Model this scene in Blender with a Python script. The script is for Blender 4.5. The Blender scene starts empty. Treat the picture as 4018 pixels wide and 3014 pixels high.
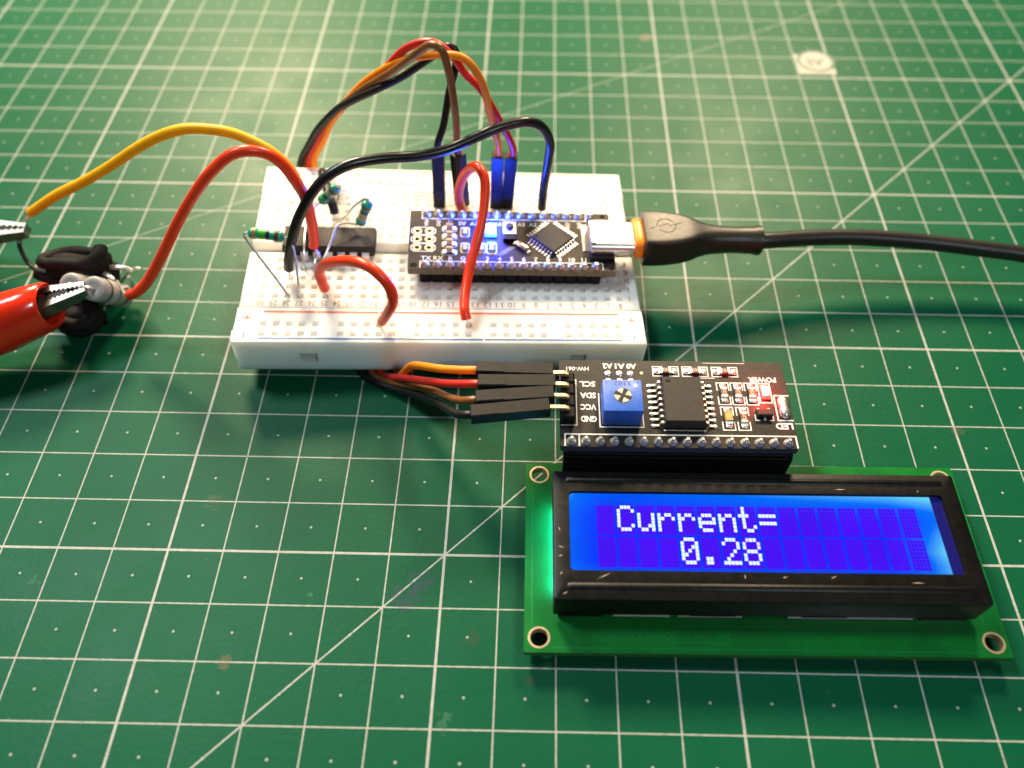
import bpy, bmesh, math, random
from mathutils import Matrix, Vector, Euler

random.seed(7)
MM = 0.001
S = bpy.context.scene
COL = S.collection

# ------------------------------------------------------------------ camera
cam_d = bpy.data.cameras.new('camera')
cam = bpy.data.objects.new('camera', cam_d)
COL.objects.link(cam)
RIGHT = Vector((0.99981447, 0.01851957, 0.00529632))
DOWN = Vector((0.01825732, -0.82349404, -0.56703107))
FWD = Vector((-0.00613969, 0.56702257, -0.82367938))
EYE = Vector((65.3227, -60.2027, 132.5597))
m = Matrix((RIGHT, -DOWN, -FWD)).transposed().to_4x4()
m.translation = EYE * MM
cam.matrix_world = m
cam_d.sensor_width = 36
cam_d.lens = 3121.73 / 4018 * 36
cam_d.shift_x = -60.37 / 4018
cam_d.shift_y = 120.22 / 4018
cam_d.clip_start = 0.005
cam_d.clip_end = 20
cam_d.dof.use_dof = True
cam_d.dof.focus_distance = 0.1475
cam_d.dof.aperture_fstop = 10.8
S.camera = cam

# ------------------------------------------------------------------ world and lamps
w = bpy.data.worlds.new('World'); S.world = w; w.use_nodes = True
bg = w.node_tree.nodes['Background']
bg.inputs[0].default_value = (0.72, 0.9, 1.0, 1)
bg.inputs[1].default_value = 0.045

def lamp(name, direction, dist, power, color, size, target=(60, 55, 8)):
    d = bpy.data.lights.new(name, 'AREA')
    d.shape = 'DISK'; d.size = size; d.energy = power; d.color = color
    o = bpy.data.objects.new(name, d); COL.objects.link(o)
    v = Vector(direction).normalized()
    o.location = Vector(target) * MM + v * dist
    o.rotation_euler = v.to_track_quat('Z', 'Y').to_euler()
    return o

lamp('desk_lamp_warm', (-0.33, 0.74, 0.59), 0.62, 6.3, (1.0, 0.77, 0.49), 0.14)
lamp('desk_lamp_second', (0.26, 0.755, 0.60), 0.62, 3.7, (1.0, 0.77, 0.48), 0.12)
lamp('ceiling_lamp', (-0.50, 0.26, 0.82), 0.9, 4.0, (0.86, 0.98, 1.0), 0.20)
lamp('room_lamp', (0.42, -0.55, 0.72), 0.9, 1.5, (0.88, 0.97, 1.0), 0.12)

S.view_settings.view_transform = 'Standard'
S.view_settings.look = 'None'
S.view_settings.exposure = 0.3
S.view_settings.gamma = 1.0
S.view_settings.use_curve_mapping = False
S.cycles.max_bounces = 6
S.cycles.use_denoising = True
S.cycles.sample_clamp_indirect = 4.0
S.cycles.caustics_reflective = False
S.cycles.caustics_refractive = False

# ------------------------------------------------------------------ materials
def lin(c):
    return tuple(((v / 255) / 12.92 if v / 255 <= 0.04045 else ((v / 255 + 0.055) / 1.055) ** 2.4) for v in c)

class NT:
    def __init__(self, mat):
        self.t = mat.node_tree
    def n(self, typ, **kw):
        nd = self.t.nodes.new(typ)
        for k, v in kw.items():
            setattr(nd, k, v)
        return nd
    def link(self, a, b):
        self.t.links.new(a, b)
    def val(self, sock, v):
        if hasattr(v, 'is_linked') or isinstance(v, bpy.types.NodeSocket):
            self.link(v, sock)
        else:
            sock.default_value = v
    def m(self, op, a, b=0.0, c=None):
        nd = self.n('ShaderNodeMath', operation=op)
        self.val(nd.inputs[0], a); self.val(nd.inputs[1], b)
        if c is not None:
            self.val(nd.inputs[2], c)
        return nd.outputs[0]
    def noise(self, vec, scale, detail=3.0, rough=0.55):
        nd = self.n('ShaderNodeTexNoise')
        self.link(vec, nd.inputs['Vector'])
        nd.inputs['Scale'].default_value = scale
        nd.inputs['Detail'].default_value = detail
        nd.inputs['Roughness'].default_value = rough
        return nd.outputs[0]
    def ramp(self, fac, stops):
        nd = self.n('ShaderNodeValToRGB')
        cr = nd.color_ramp
        while len(cr.elements) < len(stops):
            cr.elements.new(0.5)
        for e, (p, c) in zip(cr.elements, stops):
            e.position = p
            e.color = c if len(c) == 4 else (*c, 1)
        self.link(fac, nd.inputs[0])
        return nd.outputs[0]
    def mix(self, fac, a, b):
        nd = self.n('ShaderNodeMix', data_type='RGBA')
        self.val(nd.inputs[0], fac)
        for i, v in ((6, a), (7, b)):
            if isinstance(v, bpy.types.NodeSocket):
                self.link(v, nd.inputs[i])
            else:
                nd.inputs[i].default_value = (*v, 1) if len(v) == 3 else v
        return nd.outputs[2]

MATS = {}
def mat(name, color, rough=0.45, metal=0.0, vary=0.12, vscale=900, bump=0.0, bscale=2500,
        coat=0.0, spec=0.5, emit=None, estr=0.0, sss=0.0, rvary=0.15):
    """Procedural plastic / metal: colour and roughness wander a little, with fine relief."""
    ma = bpy.data.materials.new(name); ma.use_nodes = True
    t = NT(ma); b = ma.node_tree.nodes['Principled BSDF']
    tc = t.n('ShaderNodeTexCoord').outputs['Object']
    nz = t.noise(tc, vscale, 4.0)
    lo = tuple(c * (1 - vary) for c in color); hi = tuple(min(1, c * (1 + vary)) for c in color)
    t.link(t.ramp(nz, [(0.3, lo), (0.7, hi)]), b.inputs['Base Color'])
    nr = t.noise(tc, vscale * 2.3, 4.0)
    r = t.m('MULTIPLY_ADD', nr, rough * rvary * 2, rough * (1 - rvary))
    t.link(r, b.inputs['Roughness'])
    b.inputs['Metallic'].default_value = metal
    b.inputs['Coat Weight'].default_value = coat
    b.inputs['Specular IOR Level'].default_value = spec
    if sss:
        b.inputs['Subsurface Weight'].default_value = sss
        b.inputs['Subsurface Radius'].default_value = (1, 0.9, 0.8)
        b.inputs['Subsurface Scale'].default_value = 0.004
    if emit:
        b.inputs['Emission Color'].default_value = (*emit, 1)
        b.inputs['Emission Strength'].default_value = estr
    if bump:
        bn = t.n('ShaderNodeBump')
        bn.inputs['Strength'].default_value = 1.0
        bn.inputs['Distance'].default_value = bump * MM
        t.link(t.noise(tc, bscale, 3.0), bn.inputs['Height'])
        t.link(bn.outputs[0], b.inputs['Normal'])
    MATS[name] = ma
    return ma

mat('white_plastic', (0.88, 0.86, 0.82), 0.42, vary=0.03, vscale=120, bump=0.01, bscale=1500, sss=0.7, spec=0.35)
mat('hole_inner', (0.74, 0.70, 0.66), 0.6, vary=0.05)
mat('notch_grey', (0.55, 0.53, 0.50), 0.6, vary=0.05)
mat('print_red', (0.72, 0.13, 0.09), 0.5, vary=0.3, vscale=1500)
mat('print_blue', (0.05, 0.17, 0.40), 0.5, vary=0.3, vscale=1500)
mat('print_grey', (0.34, 0.25, 0.22), 0.5, vary=0.4, vscale=2500)
mat('chip_black', (0.030, 0.025, 0.022), 0.62, vary=0.15, bump=0.008, bscale=5000, spec=0.3)
mat('chip_side', (0.016, 0.015, 0.015), 0.5, vary=0.1, spec=0.12)
mat('tin', (0.80, 0.78, 0.74), 0.34, 0.85, vary=0.12, vscale=1500, bump=0.01)
mat('bright_tin', (0.86, 0.84, 0.80), 0.36, 0.35, vary=0.08)
mat('solder', (0.82, 0.80, 0.77), 0.30, 0.85, vary=0.1, vscale=1400, bump=0.02, bscale=1300)
mat('steel', (0.30, 0.27, 0.24), 0.42, 1.0, vary=0.3, vscale=500, bump=0.05, bscale=600)
mat('usb_steel', (0.86, 0.84, 0.82), 0.33, 1.0, vary=0.05, vscale=300)
mat('copper_gold', (0.85, 0.66, 0.40), 0.36, 0.7, vary=0.15)
mat('pcb_brown', (0.030, 0.020, 0.016), 0.55, vary=0.3, vscale=260, bump=0.01, bscale=1200, spec=0.25)
mat('pcb_edge', (0.13, 0.115, 0.075), 0.6, vary=0.2)
mat('pcb_black', (0.013, 0.011, 0.010), 0.42, vary=0.4, vscale=240, bump=0.03, bscale=750, spec=0.3)
mat('pcb_black_edge', (0.055, 0.055, 0.062), 0.6, vary=0.3, vscale=1500)
mat('silk_white', (0.80, 0.79, 0.76), 0.5, vary=0.06, vscale=2000)
mat('pcb_green', (0.003, 0.140, 0.020), 0.30, vary=0.18, vscale=160, bump=0.012, bscale=700, coat=0.3, spec=0.4)
mat('pcb_green_edge', (0.03, 0.16, 0.03), 0.55, vary=0.2)
mat('header_black', (0.007, 0.007, 0.0075), 0.5, vary=0.2, bump=0.02, bscale=1200, spec=0.12)
mat('dupont_black', (0.012, 0.0115, 0.0115), 0.42, vary=0.25, vscale=500, bump=0.03, bscale=900, spec=0.2)
mat('bezel_black', (0.0040, 0.0038, 0.0038), 0.38, vary=0.3, vscale=350, bump=0.018, bscale=800, rvary=0.3, spec=0.22)
mat('wire_black', (0.007, 0.007, 0.007), 0.30, vary=0.2, vscale=300, bump=0.035, bscale=380)
mat('wire_red', (0.92, 0.055, 0.014), 0.30, vary=0.1, vscale=300, bump=0.035, bscale=380, spec=0.4)
mat('wire_red_dark', (0.62, 0.020, 0.014), 0.36, vary=0.15, vscale=300, bump=0.035, bscale=380)
mat('wire_orange', (0.92, 0.25, 0.004), 0.46, vary=0.08, vscale=300, bump=0.035, bscale=380, spec=0.3)
mat('wire_brown', (0.20, 0.075, 0.018), 0.36, vary=0.2, vscale=400, bump=0.035, bscale=380)
mat('wire_grey', (0.012, 0.012, 0.0115), 0.38, vary=0.2, vscale=400, bump=0.035, bscale=380, spec=0.3)
mat('wire_yellow', (0.90, 0.42, 0.003), 0.46, vary=0.06, vscale=300, bump=0.035, bscale=380, spec=0.3)
mat('cloth_black', (0.011, 0.009, 0.008), 0.66, vary=0.35, vscale=500, bump=0.06, bscale=900, spec=0.15)
mat('resistor_teal', (0.010, 0.34, 0.22), 0.22, vary=0.2, vscale=700, coat=0.4)
mat('band_brown', (0.10, 0.035, 0.018), 0.3, vary=0.2)
mat('band_black', (0.012, 0.012, 0.012), 0.3)
mat('band_green', (0.06, 0.36, 0.02), 0.3)
mat('band_gold', (0.50, 0.30, 0.13), 0.3, 0.4)
mat('band_orange', (0.60, 0.19, 0.04), 0.3)
mat('ceramic_grey', (0.36, 0.34, 0.33), 0.42, vary=0.12, vscale=400, bump=0.02, bscale=600)
mat('ceramic_dark', (0.10, 0.085, 0.075), 0.5, vary=0.2)
mat('boot_red', (0.85, 0.030, 0.006), 0.20, vary=0.08, vscale=150, bump=0.01, bscale=400, coat=0.25)
mat('boot_red_inner', (0.42, 0.012, 0.006), 0.4)
mat('usb_orange', (0.95, 0.26, 0.002), 0.35, vary=0.06)
mat('usb_black', (0.012, 0.010, 0.008), 0.42, vary=0.2, vscale=500, bump=0.012, bscale=1500, spec=0.5)
mat('usb_emboss', (0.011, 0.009, 0.008), 0.6)
mat('pot_blue', (0.030, 0.125, 0.58), 0.45, vary=0.12, vscale=500, bump=0.02, bscale=1200)
mat('pot_mark', (0.010, 0.045, 0.24), 0.5)
mat('pot_dial', (0.46, 0.42, 0.36), 0.34, 0.7, vary=0.3, vscale=800)
mat('mark_white', (0.30, 0.29, 0.27), 0.5)
mat('mark_grey', (0.05, 0.11, 0.075), 0.5)
mat('dark_hole', (0.006, 0.006, 0.006), 0.7)
mat('smd_brown', (0.10, 0.062, 0.040), 0.4, vary=0.2)
mat('smd_tan', (0.62, 0.35, 0.10), 0.4, vary=0.15)
mat('smd_mark', (0.62, 0.48, 0.38), 0.5)
mat('red_led', (0.9, 0.3, 0.25), 0.3, emit=(1.0, 0.20, 0.16), estr=7)
mat('blue_led_halo', (0.2, 0.3, 0.6), 0.3, emit=(0.0, 0.13, 1.0), estr=3.0)
mat('red_led_halo', (0.6, 0.1, 0.1), 0.3, emit=(1.0, 0.02, 0.012), estr=2.2)
mat('blue_led', (0.5, 0.7, 0.9), 0.3, emit=(0.35, 0.85, 1.0), estr=12)
mat('button_cream', (0.72, 0.66, 0.56), 0.35, 0.5, vary=0.08)
mat('crystal_metal', (0.70, 0.55, 0.42), 0.25, 1.0)
mat('light_guide', (0.8, 0.85, 0.85), 0.5, emit=(0.02, 0.55, 1.0), estr=24)
mat('holder_white', (0.50, 0.50, 0.48), 0.5)
mat('pixel_on', (0.3, 0.4, 0.5), 0.35, emit=(0.46, 0.70, 0.78), estr=0.60, vary=0.05)
mat('pixel_faded', (0.3, 0.3, 0.5), 0.35, emit=(0.42, 0.36, 0.80), estr=0.62, vary=0.05)
mat('screen_dead', (0.004, 0.004, 0.03), 0.25, emit=(0.002, 0.002, 0.10), estr=1.0)

def screen_mat(name, base, edge, near):
    """Side-lit backlight seen through the blue panel: the LEDs sit at the right end and along the top."""
    ma = bpy.data.materials.new(name); ma.use_nodes = True
    t = NT(ma); b = ma.node_tree.nodes['Principled BSDF']
    b.inputs['Base Color'].default_value = (0.001, 0.002, 0.03, 1)
    b.inputs['Roughness'].default_value = 0.2
    b.inputs['Specular IOR Level'].default_value = 0.12
    sep = t.n('ShaderNodeSeparateXYZ')
    t.link(t.n('ShaderNodeTexCoord').outputs['Object'], sep.inputs[0])
    x = t.m('MULTIPLY', sep.outputs[0], 1000.0); y = t.m('MULTIPLY', sep.outputs[1], 1000.0)
    def edge_f(dist, width):
        return t.m('POWER', t.m('MAXIMUM', t.m('SUBTRACT', 1.0, t.m('DIVIDE', dist, width)), 0.0), 2.0)
    fr = t.m('MULTIPLY', edge_f(t.m('SUBTRACT', 30.6, x), 11.0), t.m('MAXIMUM', 0.25, t.m('SUBTRACT', 1.0, t.m('MULTIPLY', t.m('ABSOLUTE', t.m('ADD', y, 2.5)), 0.10))))
    fl = edge_f(t.m('ADD', x, 32.4), 7.0)
    ft = t.m('MULTIPLY', edge_f(t.m('SUBTRACT', 8.0, y), 6.0),
             t.m('MULTIPLY_ADD', t.m('MAXIMUM', t.m('ADD', x, 20.0), 0.0), 0.013, 0.25))
    fb = edge_f(t.m('ADD', y, 6.6), 2.5)
    f = t.m('MINIMUM', t.m('ADD', t.m('ADD', t.m('MULTIPLY', fr, 1.0), t.m('MULTIPLY', fl, 0.33)),
                           t.m('ADD', t.m('MULTIPLY', ft, 1.0), t.m('MULTIPLY', fb, 0.18))), 1.0)
    col = t.ramp(f, [(0.0, base), (0.45, edge), (1.0, near)])
    nz = t.noise(t.n('ShaderNodeTexCoord').outputs['Object'], 130, 2.0)
    t.link(col, b.inputs['Emission Color'])
    t.link(t.m('MULTIPLY_ADD', nz, 0.20, 0.66), b.inputs['Emission Strength'])
    MATS[name] = ma
screen_mat('screen_blue', (0.0, 0.030, 1.0), (0.0, 0.17, 1.0), (0.14, 0.70, 1.0))
screen_mat('pixel_off', (0.075, 0.0, 0.95), (0.045, 0.006, 0.95), (0.01, 0.14, 1.0))

def mat_cutting_mat():
    ma = bpy.data.materials.new('cutting_mat_print'); ma.use_nodes = True
    t = NT(ma); b = ma.node_tree.nodes['Principled BSDF']
    oc = t.n('ShaderNodeTexCoord').outputs['Object']
    sep = t.n('ShaderNodeSeparateXYZ'); t.link(oc, sep.inputs[0])
    X = t.m('MULTIPLY', sep.outputs[0], 1000.0); Y = t.m('MULTIPLY', sep.outputs[1], 1000.0)   # millimetres
    wob = t.m('MULTIPLY', t.m('SUBTRACT', t.noise(oc, 900, 2.0), 0.5), 0.10)
    def gline(v, period, half):
        a = t.m('ABSOLUTE', t.m('SUBTRACT', t.m('FLOORED_MODULO', t.m('ADD', v, period / 2), period), period / 2))
        return t.m('LESS_THAN', t.m('ADD', a, wob), half)
    mask = gline(X, 10, 0.125)
    for s in (gline(Y, 10, 0.125), gline(X, 50, 0.23), gline(Y, 50, 0.23)):
        mask = t.m('MAXIMUM', mask, s)
    # printed 45 and 30 degree guide lines
    d45 = t.m('ABSOLUTE', t.m('MULTIPLY', t.m('SUBTRACT', t.m('SUBTRACT', X, Y), 50.0), 0.7071))
    d30 = t.m('ABSOLUTE', t.m('SUBTRACT', t.m('MULTIPLY', t.m('SUBTRACT', Y, 97.8), 0.866), t.m('MULTIPLY', X, 0.5)))
    mask = t.m('MAXIMUM', mask, t.m('LESS_THAN', t.m('ADD', d45, wob), 0.15))
    mask = t.m('MAXIMUM', mask, t.m('MULTIPLY', t.m('LESS_THAN', t.m('ADD', d30, wob), 0.13), 0.55))
    # half-centimetre dots
    def cell(v):
        return t.m('SUBTRACT', t.m('FLOORED_MODULO', v, 10.0), 5.0)
    cx, cy = cell(X), cell(Y)
    dd = t.m('SQRT', t.m('ADD', t.m('MULTIPLY', cx, cx), t.m('MULTIPLY', cy, cy)))
    mask = t.m('MAXIMUM', mask, t.m('MULTIPLY', t.m('LESS_THAN', t.m('ADD', dd, wob), 0.24), 0.85))
    # the print is worn through here and there
    wear = t.m('GREATER_THAN', t.noise(oc, 420, 5.0, 0.7), 0.335)
    mask = t.m('MULTIPLY', mask, t.m('MULTIPLY_ADD', wear, 0.55, 0.45))
    big = t.noise(oc, 14, 4.0); fine = t.noise(oc, 600, 4.0)
    g1 = t.ramp(big, [(0.3, (0.0016, 0.076, 0.033)), (0.7, (0.0030, 0.090, 0.040))])
    g2 = t.mix(t.m('MULTIPLY', fine, 0.30), g1, (0.002, 0.052, 0.027))
    col = t.mix(mask, g2, t.ramp(fine, [(0.3, (0.32, 0.33, 0.315)), (0.7, (0.42, 0.43, 0.41))]))
    # stains and scuffs with a shape of their own
    stains = [(46.1, -5.4, 2.6, (0.05, 0.045, 0.10), 0.50), (43.8, -8.4, 3.0, (0.05, 0.045, 0.10), 0.50),
              (55.5, -15.2, 1.7, (0.05, 0.05, 0.035), 0.52), (65.8, -22.1, 0.8, (0.06, 0.04, 0.03), 0.40),
              (-7.1, -5.6, 1.7, (0.012, 0.075, 0.045), 0.36), (14.8, -20.0, 1.3, (0.22, 0.12, 0.05), 0.45),
              (150.5, 28.9, 1.4, (0.10, 0.085, 0.06), 0.45), (6.0, 9.9, 1.8, (0.12, 0.10, 0.05), 0.52),
              (97.4, 169.3, 2.0, (0.30, 0.18, 0.14), 0.40), (52.2, -28.7, 2.2, (0.08, 0.20, 0.14), 0.58),
              (27.3, -8.2, 1.6, (0.12, 0.26, 0.18), 0.64), (-21.9, -6.5, 1.6, (0.06, 0.16, 0.10), 0.60),
              (148.6, 43.7, 1.2, (0.02, 0.07, 0.05), 0.42)]
    sn = t.noise(oc, 700, 4.0, 0.65)
    for (sx, sy, r, c, th) in stains:
        dx = t.m('SUBTRACT', X, sx); dy = t.m('SUBTRACT', Y, sy)
        d = t.m('DIVIDE', t.m('SQRT', t.m('ADD', t.m('MULTIPLY', dx, dx), t.m('MULTIPLY', dy, dy))), r)
        k = t.m('MULTIPLY', t.m('LESS_THAN', d, 1.0), t.m('GREATER_THAN', t.m('SUBTRACT', sn, t.m('MULTIPLY', d, 0.16)), th - 0.12))
        col = t.mix(t.m('MULTIPLY', k, 0.32), col, c)
    # rubbed scuffs and dust
    sc = t.m('GREATER_THAN', t.noise(oc, 190, 6.0, 0.75), 0.685)
    col = t.mix(t.m('MULTIPLY', sc, 0.05), col, (0.35, 0.48, 0.42))
    dust = t.m('GREATER_THAN', t.noise(oc, 1500, 2.0, 0.5), 0.765)
    col = t.mix(t.m('MULTIPLY', dust, 0.45), col, (0.01, 0.05, 0.03))
    t.link(col, b.inputs['Base Color'])
    t.link(t.m('MULTIPLY_ADD', t.noise(oc, 55, 5.0, 0.6), 0.26, 0.31), b.inputs['Roughness'])
    b.inputs['Specular IOR Level'].default_value = 0.13
    bn = t.n('ShaderNodeBump'); bn.inputs['Strength'].default_value = 0.9; bn.inputs['Distance'].default_value = 0.05 * MM
    h = t.m('ADD', t.m('MULTIPLY', t.noise(oc, 850, 3.0, 0.6), 1.0), t.m('MULTIPLY', mask, 0.25))
    h = t.m('SUBTRACT', h, t.m('MULTIPLY', t.m('LESS_THAN', dd, 0.5), 0.5))
    t.link(h, bn.inputs['Height']); t.link(bn.outputs[0], b.inputs['Normal'])
    MATS['cutting_mat'] = ma
mat_cutting_mat()

# ------------------------------------------------------------------ building helpers (all lengths in millimetres)
FR = {}
def tag(o, label=None, cat=None, group=None, kind=None):
    if label: o['label'] = label
    if cat: o['category'] = cat
    if group: o['group'] = group
    if kind: o['kind'] = kind
    return o

def frame_matrix(loc, rot=(0, 0, 0)):
    return Matrix.Translation(Vector(loc)) @ Euler(rot, 'XYZ').to_matrix().to_4x4()

def thing(name, label, cat, loc=(0, 0, 0), rot=(0, 0, 0), group=None):
    o = bpy.data.objects.new(name, None); COL.objects.link(o)
    o.empty_display_size = 0.004
    o.location = Vector(loc) * MM; o.rotation_euler = rot
    FR[o.name] = frame_matrix(loc, rot)
    return tag(o, label, cat, group)

def mesh_from(bm, smooth=35, world_of=None):
    if world_of is not None:
        bm.transform(FR[world_of.name].inverted())
    bmesh.ops.recalc_face_normals(bm, faces=bm.faces)
    bm.transform(Matrix.Scale(MM, 4))
    me = bpy.data.meshes.new('m'); bm.to_mesh(me); bm.free()
    if smooth:
        me.shade_smooth()
        me.set_sharp_from_angle(angle=math.radians(smooth))
    return me

def put(name, me, material, parent=None, loc=(0, 0, 0), rot=(0, 0, 0)):
    if len(me.materials) == 0:
        me.materials.append(MATS[material])
    o = bpy.data.objects.new(name, me); me.name = name
    COL.objects.link(o)
    if parent is not None:
        o.parent = parent
    o.location = Vector(loc) * MM; o.rotation_euler = rot
    return o

def obj(name, bm, material, parent=None, smooth=35, world=False, loc=(0, 0, 0), rot=(0, 0, 0)):
    return put(name, mesh_from(bm, smooth, parent if world else None), material, parent, loc, rot)

def B():
    return bmesh.new()

def box(bm, x0, x1, y0, y1, z0, z1, bevel=0.0, seg=2, M=None):
    mx = Matrix.Translation(((x0 + x1) / 2, (y0 + y1) / 2, (z0 + z1) / 2)) @ Matrix.Diagonal((x1 - x0, y1 - y0, z1 - z0, 1))
    r = bmesh.ops.create_cube(bm, size=1.0, matrix=mx)
    vs = r['verts']
    if bevel:
        es = list({e for v in vs for e in v.link_edges})
        rr = bmesh.ops.bevel(bm, geom=es, offset=bevel, segments=seg, affect='EDGES', profile=0.5, clamp_overlap=True)
        vs = list({v for f in rr['faces'] for v in f.verts} | {v for v in vs if v.is_valid})
    if M is not None:
        bmesh.ops.transform(bm, matrix=M, verts=vs)
    return vs

def ring_loft(bm, rings, cap=True):
    """rings: lists of points (same count); joins them into a skin."""
    R = [[bm.verts.new(p) for p in r] for r in rings]
    n = len(R[0])
    for a, b in zip(R, R[1:]):
        for i in range(n):
            bm.faces.new((a[i], a[(i + 1) % n], b[(i + 1) % n], b[i]))
    if cap:
        bm.faces.new(R[0][::-1]); bm.faces.new(R[-1])
    return R

def smooth_path(pts, per=6):
    P = [Vector(p) for p in pts]
    if len(P) < 3:
        return P
    out = []
    for i in range(len(P) - 1):
        p0 = P[i - 1] if i else P[0] * 2 - P[1]
        p1, p2 = P[i], P[i + 1]
        p3 = P[i + 2] if i + 2 < len(P) else P[-1] * 2 - P[-2]
        for k in range(per):
            t = k / per
            out.append(0.5 * ((2 * p1) + (p2 - p0) * t + (2 * p0 - 5 * p1 + 4 * p2 - p3) * t * t + (3 * p1 - p0 - 3 * p2 + p3) * t ** 3))
    out.append(P[-1])
    return out

def tube(bm, pts, r, seg=14, per=6, cap=True, end_taper=0.0):
    P = smooth_path(pts, per) if per > 1 else [Vector(p) for p in pts]
    n = len(P)
    T = [(P[min(i + 1, n - 1)] - P[max(i - 1, 0)]).normalized() for i in range(n)]
    up = Vector((0, 0, 1)) if abs(T[0].z) < 0.9 else Vector((1, 0, 0))
    N = (up - T[0] * up.dot(T[0])).normalized()
    rings = []
    for i in range(n):
        N = (N - T[i] * N.dot(T[i])).normalized()
        Bn = T[i].cross(N)
        rr = r(i / (n - 1)) if callable(r) else r
        rings.append([P[i] + (N * math.cos(a) + Bn * math.sin(a)) * rr for a in (2 * math.pi * k / seg for k in range(seg))])
    if end_taper:
        for idx, t in ((0, T[0] * -1), (-1, T[-1])):
            c = P[idx]
            ring = [c + (q - c) * 0.7 + t * end_taper for q in rings[idx]]
            if idx == 0: rings.insert(0, ring)
            else: rings.append(ring)
    ring_loft(bm, rings, cap)
    return P

def lathe(bm, prof, axis_from, axis_to, seg=20, sy=1.0, cap=True):
    """prof: (distance along the axis, radius)."""
    a = Vector(axis_from); d = (Vector(axis_to) - a).normalized()
    up = Vector((0, 0, 1)) if abs(d.z) < 0.95 else Vector((0, 1, 0))
    u = (up - d * up.dot(d)).normalized(); v = d.cross(u)
    ring_loft(bm, [[a + d * s + (u * math.cos(t) * sy + v * math.sin(t)) * r for t in (2 * math.pi * k / seg for k in range(seg))] for s, r in prof], cap)

def disc(bm, x, y, z, r, seg=20, r_in=0.0):
    o = [bm.verts.new((x + r * math.cos(t), y + r * math.sin(t), z)) for t in (2 * math.pi * k / seg for k in range(seg))]
    if r_in:
        i = [bm.verts.new((x + r_in * math.cos(t), y + r_in * math.sin(t), z)) for t in (2 * math.pi * k / seg for k in range(seg))]
        for k in range(seg):
            bm.faces.new((o[k], o[(k + 1) % seg], i[(k + 1) % seg], i[k]))
    else:
        bm.faces.new(o)

def quad(bm, x0, x1, y0, y1, z):
    bm.faces.new([bm.verts.new(p) for p in ((x0, y0, z), (x1, y0, z), (x1, y1, z), (x0, y1, z))])

def prism(bm, poly, z0, z1):
    ring_loft(bm, [[(x, y, z0) for x, y in poly], [(x, y, z1) for x, y in poly]])

def frame_line(bm, x0, x1, y0, y1, z, w, gaps=()):
    """printed outline; gaps is a set of letters l r t b left open."""
    if 'b' not in gaps: quad(bm, x0, x1, y0, y0 + w, z)
    if 't' not in gaps: quad(bm, x0, x1, y1 - w, y1, z)
    if 'l' not in gaps: quad(bm, x0, x0 + w, y0 + w, y1 - w, z)
    if 'r' not in gaps: quad(bm, x1 - w, x1, y0 + w, y1 - w, z)

TXT = {}
def text(bm, s, x, y, z, h, rot=0.0, w=None, bold=0.0, extrude=0.0):
    """lettering centred on x, y with cap height h (and total width w)."""
    key = (s, bold)
    if key not in TXT:
        cu = bpy.data.curves.new('t', 'FONT'); cu.body = s; cu.size = 1.0; cu.offset = bold; cu.resolution_u = 2
        to = bpy.data.objects.new('t', cu); COL.objects.link(to)
        me = bpy.data.meshes.new_from_object(to)
        bpy.data.objects.remove(to); bpy.data.curves.remove(cu)
        co = [v.co.copy() for v in me.vertices]
        lo = Vector((min(c.x for c in co), min(c.y for c in co))); hi = Vector((max(c.x for c in co), max(c.y for c in co)))
        TXT[key] = (me, lo, hi)
    me, lo, hi = TXT[key]
    ref = 0.729 if hi.y - lo.y < 0.7 else (hi.y - lo.y)
    sy = h / ref
    sx = sy if w is None else w / (hi.x - lo.x)
    M = Matrix.Translation((x, y, z)) @ Matrix.Rotation(math.radians(rot), 4, 'Z') @ Matrix.Diagonal((sx, sy, 1, 1)) @ Matrix.Translation((-(lo.x + hi.x) / 2, -(lo.y + hi.y) / 2, 0))
    n0 = len(bm.verts)
    bm.from_mesh(me)
    bm.verts.ensure_lookup_table()
    bmesh.ops.transform(bm, matrix=M, verts=bm.verts[n0:])

def grid_sheet(bm, xs, ys, holes, fn):
    """a sheet split at xs, ys; cells in holes are left open; fn maps (u, v) to a point."""
    V = {}
    def v(i, j):
        if (i, j) not in V:
            V[(i, j)] = bm.verts.new(fn(xs[i], ys[j]))
        return V[(i, j)]
    for i in range(len(xs) - 1):
        for j in range(len(ys) - 1):
            if (i, j) not in holes:
                bm.faces.new((v(i, j), v(i + 1, j), v(i + 1, j + 1), v(i, j + 1)))

# ------------------------------------------------------------------ frames of the rigid things
BB_LOC = (45.667, 66.852, 10.628); BB_ROT = (0.00464, 0.05955, 0.06494)
BBM = frame_matrix(BB_LOC, BB_ROT)
def bw(x, y, z=0.0):
    return BBM @ Vector((x, y, z))
LCD_LOC = (104.48, -0.20, 3.60); LCD_ROT = (0, 0, 0.008)
LCDM = frame_matrix(LCD_LOC, LCD_ROT)

# ================================================================== cutting mat
bm = B(); box(bm, -330, 470, -260, 420, -3.0, 0.0)
cm = obj('cutting_mat', bm, 'cutting_mat', smooth=0)
tag(cm, 'green cutting mat printed with a pale centimetre grid, dots and angle lines', 'cutting mat', kind='structure')
cx0, cy0, cr = 146.3, 158.4, 5.5
bm = B()
arc = [(cx0 + cr * math.cos(t), cy0 + cr * math.sin(t)) for t in (math.radians(a) for a in range(150, 320, 6))]
bm.faces.new([bm.verts.new((x, y, 0.03)) for x, y in [(140.4, 162.6), (140.4, 151.8), (151.2, 151.8), (151.2, arc[-1][1])] + arc[::-1]])
disc(bm, cx0, cy0, 0.03, 4.5, 40)
obj('size_mark', bm, 'mark_white', cm, smooth=0)
bm = B(); disc(bm, cx0, cy0, 0.025, 5.5, 40, 4.5); 
text(bm, 'A5', cx0 - 0.3, cy0 - 0.6, 0.06, 3.4, rot=180, w=5.0, bold=0.02)
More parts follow.
